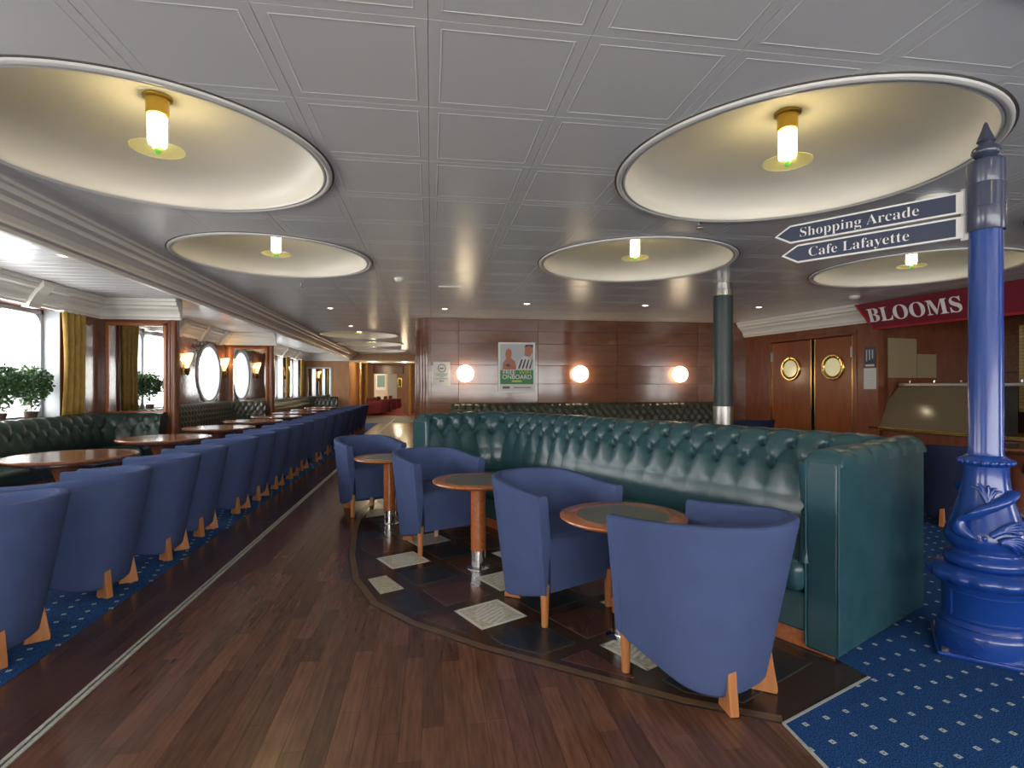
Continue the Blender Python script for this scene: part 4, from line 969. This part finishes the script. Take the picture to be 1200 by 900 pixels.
# wooden bentwood chair near the bar
bw = tag(empty('bentwood_chair', (5.05, 3.62, .004), R(60)), 'brown bentwood chair behind the signpost by the bar table', 'chair')
MB().tube([(-.2, -.2, .44)] + [(-.2 + .0 * i, -.2 - .02 * math.sin(i), .44 + .3 * i / 4) for i in range(1, 4)] + [(.2 * math.cos(PI - PI * i / 10), -.24, .70 + .14 * math.sin(PI * i / 10)) for i in range(11)] + [(.2, -.2, .44)], .016, 8).build('backrest', M['beech'], bw, smooth=60)
MB().lathe([(.002, .44), (.20, .44), (.22, .455), (.20, .47), (.002, .475)], 28).build('seat', M['navy'], bw, smooth=50)
for sx in (-1, 1):
    for sy in (-1, 1): MB().tube([(sx * .15, sy * .15, .44), (sx * .19, sy * .2, 0)], .018, 8, .013).build('leg', M['beech'], bw, smooth=50)

# ------------------------------------------------------------------ signpost
PX, PY = 2.67, 2.29
sp = tag(empty('signpost', (PX, PY, .004)), 'glossy blue cast-iron signpost with bulbous base standing on the blue carpet', 'signpost')
aP = math.atan2(-PY, -PX)
MB().box(-.205, .205, -.205, .205, 0, .02).xf(Matrix.Rotation(aP + R(8), 4, 'Z')).build('base_plate', M['blue'], sp, bevel=.006)
for k in range(4):
    w = aP + R(8) + PI / 4 + k * PI / 2; MB().lathe([(.016, .02), (.016, .032), (.002, .036)], 6, (.245 * math.cos(w), .245 * math.sin(w), 0)).build('bolt', M['steel'], sp)
MB().lathe([(.195, .02), (.195, .10), (.188, .118), (.178, .128), (.186, .135), (.180, .15), (.172, .16), (.172, .30), (.180, .312), (.182, .33)], 48).build('drum', M['blue'], sp, smooth=35)
MB().lathe([(.18, .325), (.205, .335), (.222, .355), (.224, .372), (.212, .392), (.185, .405), (.15, .412)], 96, mod=lambda a, z: 1 + .055 * abs(math.sin(a * 7)) * (1 if .33 < z < .40 else 0)).build('lobed_flange', M['blue'], sp, smooth=60)
MB().lathe([(.15, .408), (.163, .42), (.168, .438), (.160, .456), (.14, .466), (.128, .478), (.13, .49), (.148, .505), (.162, .53), (.164, .555), (.150, .60), (.128, .66), (.108, .73), (.094, .80), (.088, .86), (.088, .895)], 48).build('bell', M['blue'], sp, smooth=60)
MB().lathe([(.088, .893), (.10, .90), (.104, .912), (.10, .926), (.085, .934), (.074, .945)], 48).build('bead_ring', M['blue'], sp, smooth=60)
mb = MB()
for k in range(20):
    w = 2 * PI * k / 20; mb.lathe([(.001, -.013)] + [(.013 * math.sin(q * PI / 6), -.013 * math.cos(q * PI / 6)) for q in range(1, 6)] + [(.001, .013)], 8, (.101 * math.cos(w), .101 * math.sin(w), .912))
b_ = mb.build('beads', M['blue'], sp, smooth=80); b_['kind'] = 'stuff'
MB().lathe([(.074, .94), (.069, .96), (.066, 2.04)], 40).build('shaft', M['blue'], sp, smooth=40)
MB().lathe([(.074, 2.03), (.077, 2.035), (.077, 2.135), (.0755, 2.137), (.0755, 2.143), (.077, 2.145), (.077, 2.255), (.0725, 2.258), (.074, 2.262), (.074, 2.365), (.068, 2.372), (.05, 2.376)], 40).build('collar', M['slateblue'], sp, smooth=35)
MB().lathe([(.03, 2.374), (.03, 2.385), (.045, 2.395), (.058, 2.415), (.052, 2.435), (.03, 2.45), (.026, 2.46), (.036, 2.468), (.032, 2.482), (.018, 2.52), (.008, 2.553), (.002, 2.562)], 28).build('finial', M['slateblue'], sp, smooth=50)
# panel door and oval plaque on the side turned to the camera
def on_drum(ang0, ang1, z0, z1, r0, r1, n=12):
    vv = []
    for i in range(n + 1):
        a = ang0 + (ang1 - ang0) * i / n
        for r_ in (r0, r1):
            for z in (z0, z1): vv.append((r_ * math.cos(a), r_ * math.sin(a), z))
    ff = []
    for i in range(n): a, b = i * 4, i * 4 + 4; ff += [(a, b, b + 1, a + 1), (a + 2, a + 3, b + 3, b + 2), (a + 1, b + 1, b + 3, a + 3), (a, a + 2, b + 2, b)]
    return MB().add(vv, ff + [(0, 1, 3, 2), (n * 4, n * 4 + 2, n * 4 + 3, n * 4 + 1)])
a0, a1 = aP - R(48), aP + R(62)
for (p, q, z0, z1) in ((a0, a1, .165, .178), (a0, a1, .288, .298), (a0, a0 + .06, .165, .298), (a1 - .06, a1, .165, .298)): on_drum(p, q, z0, z1, .168, .180).build('door_moulding', M['blue'], sp, smooth=40, bevel=.003)
oc = aP - R(18); vv = []
for i in range(32):
    w = 2 * PI * i / 32
    for rr, k in ((.199, 1.0), (.199, .8), (.193, .78), (.193, 1.05)): a = oc + .27 * k * math.cos(w); vv.append((rr * math.cos(a), rr * math.sin(a), .066 + .024 * k * math.sin(w)))
MB().add(vv, [(4 * i + j, 4 * ((i + 1) % 32) + j, 4 * ((i + 1) % 32) + (j + 1) % 4, 4 * i + (j + 1) % 4) for i in range(32) for j in range(4)]).build('oval_plaque', M['blue'], sp, smooth=40)
# fish wound round the bell: bodies as tapered tubes with fins
def bell_r(z):
    pr = [(.49, .13), (.505, .148), (.53, .162), (.555, .164), (.60, .150), (.66, .128), (.73, .108), (.80, .094), (.86, .088)]
    for (z0, r0), (z1, r1) in zip(pr, pr[1:]):
        if z0 <= z <= z1: return r0 + (r1 - r0) * (z - z0) / (z1 - z0)
    return .13
for off in (0, PI):
    b0 = aP + off; pts = []; rad = []
    for i in range(23):
        t = i / 22; a = b0 - R(8) - R(75) * math.sin(t * PI * .85) + R(95) * t; z = .56 + .20 * t ** 1.4; pts.append((a, z)); rad.append(.010 + .050 * math.sin(PI * min(1, .22 + .80 * (1 - t))) ** 1.0)
    n = 10; vv = []
    for i, ((a, z), r_) in enumerate(zip(pts, rad)):
        rr = bell_r(z) + .35 * r_
        for q in range(n):
            w = 2 * PI * q / n; a2 = a + (r_ * math.cos(w) * .5) / rr; z2 = z + r_ * math.cos(w) * .8; r2 = rr + r_ * .75 * math.sin(w); vv.append((r2 * math.cos(a2), r2 * math.sin(a2), z2))
    ff = [(i * n + q, i * n + (q + 1) % n, (i + 1) * n + (q + 1) % n, (i + 1) * n + q) for i in range(22) for q in range(n)] + [tuple(range(n)), tuple(22 * n + q for q in range(n))[::-1]]
    MB().add(vv, ff).build('dolphin_body', M['blue'], sp, smooth=60)
    def fin(root, tips, name, w):
        # a fan of tapering ribs lying on the bell
        mb = MB()
        for da, z in tips:
            pts = []
            for q in range(7):
                t = q / 6; aa = b0 + root[0] + (da - root[0]) * t; zz = root[1] + (z - root[1]) * t + .02 * math.sin(PI * t); r_ = bell_r(zz) + .012 + .012 * t
                pts.append((r_ * math.cos(aa), r_ * math.sin(aa), zz))
            mb.tube(pts, w, 8, w * .35)
        mb.build(name, M['blue'], sp, smooth=60)
    fin((.12, .585), [(1.05, .65), (1.0, .632), (.92, .614), (.80, .60)], 'fin', .016)
    fin((.30, .56), [(.95, .565), (.98, .545), (.95, .527), (.85, .512), (.7, .505)], 'fin', .015)
    fin((.05, .73), [(-.45, .80), (-.25, .815), (.1, .81), (.35, .80), (.5, .785)], 'tail_fin', .013)
    ea = b0 - .02; er = bell_r(.575) + .052
    MB().lathe([(.001, -.012)] + [(.012 * math.sin(q * PI / 6), -.012 * math.cos(q * PI / 6)) for q in range(1, 6)] + [(.001, .012)], 10, (er * math.cos(ea), er * math.sin(ea), .578)).build('eye', M['blue'], sp, smooth=80)
# direction boards
bd = Vector((-.58, .81, 0)).normalized(); up = Vector((0, 0, 1))
def board(zc, L, word, size, tx, label):
    t = tag(empty('direction_board', (PX, PY, 0)), label, 'sign', 'direction boards on the signpost')
    # local plane: x runs from the tip (far left) to the post, y up
    xd = -bd; org = Vector((0, 0, zc)) + bd * .082; h = .054
    fmx = frame_mtx(org, xd, up)          # front normal = xd x up
    def slab(pts, d0, d1, name, m):
        k = len(pts); vv = [fmx @ Vector((a, b, d)) for d in (d0, d1) for a, b in pts]
        return MB().add(vv, [tuple(range(k)), tuple(range(k, 2 * k))[::-1]] + [(i, (i + 1) % k, k + (i + 1) % k, k + i) for i in range(k)]).build(name, m, t)
    slab([(0, -h), (0, h), (-L + .09, h), (-L, 0), (-L + .09, -h)], -.012, .012, 'board', M['white'])
    i_ = .010
    for d0, d1 in ((.0121, .0145), (-.0145, -.0121)): slab([(-.03, -h + i_), (-.03, h - i_), (-L + .093, h - i_), (-L + .018, 0), (-L + .093, -h + i_)], d0, d1, 'face', M['signblue'])
    MB().box(-.012, .02, -h - .012, h + .012, -.006, .006).xf(fmx).build('mounting_bar', M['steel'], t)
    text('lettering', serif(word), size * .96, M['white'], t, fmx @ Matrix.Translation((-L * tx, -.002, .0155)), .0008, offset=-.0012)
board(2.195, .90, 'Shopping Arcade', .082, .52, 'upper arrow board reading Shopping Arcade on the blue signpost')
board(2.072, .86, 'Cafe Lafayette', .082, .54, 'lower arrow board reading Cafe Lafayette on the blue signpost')

# ------------------------------------------------------------------ topiary plants on the sill
def topiary(y, label, seed):
    rg = random.Random(seed); t = tag(empty('topiary_plant', (XW - .10, y, ZS)), label, 'plant', 'topiary plants on the window sill')
    MB().lathe([(.05, 0), (.075, .12), (.08, .125), (.07, .125), (.065, .11), (.002, .11)], 20).build('pot', M['terra'], t, smooth=40)
    MB().tube([(0, 0, .10), (.006, .004, .2), (-.004, 0, .30), (.0, .0, .42)], .011, 8).tube([(.01, 0, .10), (-.012, .006, .22), (.012, -.004, .34)], .007, 6).build('trunk', M['bark'], t)
    for m, cnt, name in ((M['leaf'], 800, 'foliage'), (M['leaf2'], 800, 'foliage')):
        mb = MB()
        for i in range(cnt):
            v = Vector((rg.gauss(0, 1), rg.gauss(0, 1), rg.gauss(0, .8))).normalized(); r_ = .265 * rg.uniform(.5, 1.06)
            c = Vector((v.x * r_ * .62, v.y * r_ * 1.05, .47 + v.z * r_ * .82)); 
            if i % 40 == 0: c = Vector((rg.uniform(-.05, .05), rg.uniform(-.12, .12), rg.uniform(.15, .3)))
            a = Vector((rg.gauss(0, 1), rg.gauss(0, 1), rg.gauss(0, 1))).normalized(); a = (a + v * .7).normalized(); b = a.cross(Vector((rg.gauss(0, 1), rg.gauss(0, 1), rg.gauss(0, 1)))).normalized()
            L = rg.uniform(.035, .06); w = L * .33; nn = a.cross(b) * .008
            mb.add([c, c + a * L * .5 + b * w + nn, c + a * L, c + a * L * .5 - b * w + nn], [(0, 1, 2), (0, 2, 3)])
        o = mb.build(name, m, t, fix=False); o['kind'] = 'stuff'
topiary(7.72, 'leafy ball topiary on the sill nearest the gold curtain', 1); topiary(7.2, 'leafy ball topiary on the sill at the left frame edge', 2); topiary(5.5, 'leafy ball topiary farther left on the sill', 3)

# ------------------------------------------------------------------ vestibule and far saloon
ve = struct(empty('wall_vestibule'))
MB().box(-3.4, -3.2, YF + .2, 27, 0, TOPZ).build('side_panel', M['oakwall'], ve); MB().box(-.4, -.2, YF, 44, 0, TOPZ).build('side_panel', M['oakwall'], ve)
MB().box(-3.4, -.2, YF + .2, 27, 2.30, 2.36).build('low_ceiling', M['ceil'], ve)
MB().box(-3.4, -2.72, 27, 27.2, 0, 2.3).build('jamb', M['oakwall'], ve); MB().box(-1.34, -.2, 27, 27.2, 0, 2.3).build('jamb', M['oakwall'], ve); MB().box(-2.75, -1.3, 27, 27.2, 1.90, 2.3).build('lintel', M['mahog2'], ve)
for x in (-3.05, -2.9, -.95): MB().lathe([(.07, 0), (.07, 2.3)], 16, (x, 24.5 if x < -2.95 else 25.5, 0)).build('brass_pole', M['brass'] if x < -2.95 else M['curtain'], ve, smooth=40)
MB().box(-6, 2, 43.3, 43.5, 0, TOPZ).build('far_panel', M['wallpaint'], ve); MB().box(-6, -5.8, 27, 43.3, 0, TOPZ).build('far_panel', M['wallpaint'], ve); MB().box(-6, -3.2, 27.2, 27.3, 0, TOPZ).build('far_panel', M['wallpaint'], ve)
MB().box(-5.4, -2.6, 34, 34.2, 0, TOPZ).build('far_panel', M['wallpaint'], ve); MB().box(-2.3, -1.2, 38, 38.2, 0, TOPZ).build('far_panel', M['oakwall'], ve)
pc = tag(empty('framed_picture', (0, 0, 0)), 'framed picture on the pale wall of the far red saloon', 'picture')
MB().box(-3.30, -2.70, 33.96, 34, 1.05, 2.05).build('frame', M['white'], pc); MB().box(-3.22, -2.78, 33.94, 33.97, 1.25, 1.95).build('print', M['pteal'], pc)
pc = tag(empty('framed_picture', (0, 0, 0)), 'smaller framed picture deep in the far red saloon', 'picture')
MB().box(-2.25, -1.95, 37.96, 38, 1.25, 1.85).build('frame', M['brass'], pc); MB().box(-2.2, -2.0, 37.94, 37.97, 1.3, 1.8).build('print', M['pgreen'], pc)
for i, (x, y) in enumerate(((-2.45, 24.9), (-2.3, 25.8), (-2.2, 26.7), (-2.35, 28.2), (-2.1, 29.4), (-1.95, 30.8))):
    t = tag(empty('red_armchair', (x, y, .004)), 'crimson armchair in the far saloon, %s along the red carpet' % ordn[i], 'chair', 'crimson armchairs in the far saloon')
    MB().box(-.32, .32, -.3, .3, .08, .44).build('seat', M['redfab'], t, bevel=.05); MB().box(-.34, -.18, -.32, .32, .44, .78).build('backrest', M['redfab'], t, bevel=.05)
    for s_ in (-1, 1): MB().box(-.3, .3, s_ * .30 - .05, s_ * .30 + .05, .08, .62).build('arm', M['redfab'], t, bevel=.03)
for i, (x, y) in enumerate(((-2.4, 23.4), (-1.1, 23.4), (-3.6, 31), (-1.8, 31))):
    t = tag(empty('recessed_downlight', (x, y, 0)), ('left downlight in the low ceiling past the aisle end', 'right downlight in the low ceiling past the aisle end', 'downlight in the far saloon left', 'downlight in the far saloon right')[i], 'downlight', 'small recessed downlights')
    zz = 2.30 if i < 2 else 2.58
    MB().lathe([(.06, zz - .004), (.08, zz - .006), (.08, zz), (.06, zz)], 20, closed=True).build('ring', M['cream'], t); MB().lathe([(.06, zz - .002), (.002, zz - .006)], 20).build('lens', M['down'], t)
    ld = bpy.data.lights.new('spot', 'POINT'); ld.energy = 28 if i < 2 else 80; ld.color = (1, .8, .5); ld.shadow_soft_size = .08
    lo = bpy.data.objects.new('spot', ld); C.objects.link(lo); lo.parent = t; lo.location = (0, 0, zz - .1)
# harbour shed outside
sh = tag(empty('harbour_shed', (0, 0, 0)), 'pale shed with a ribbed roof outside the window', 'building')
MB().box(-60, -40, 10, 120, -6, 1.5).build('wall', M['shed'], sh)
for k in range(36): MB().add([(-62, 9 + k * 3.1, 1.4), (-50, 9 + k * 3.1, 6.5), (-50, 12 + k * 3.1, 6.5), (-62, 12 + k * 3.1, 1.4), (-39, 9 + k * 3.1, 1.4), (-39, 12 + k * 3.1, 1.4)], [(1, 4, 5, 2), (0, 1, 2, 3), (0, 4, 1), (3, 2, 5), (0, 3, 5, 4)]).build('roof_panel', M['shed'], sh)
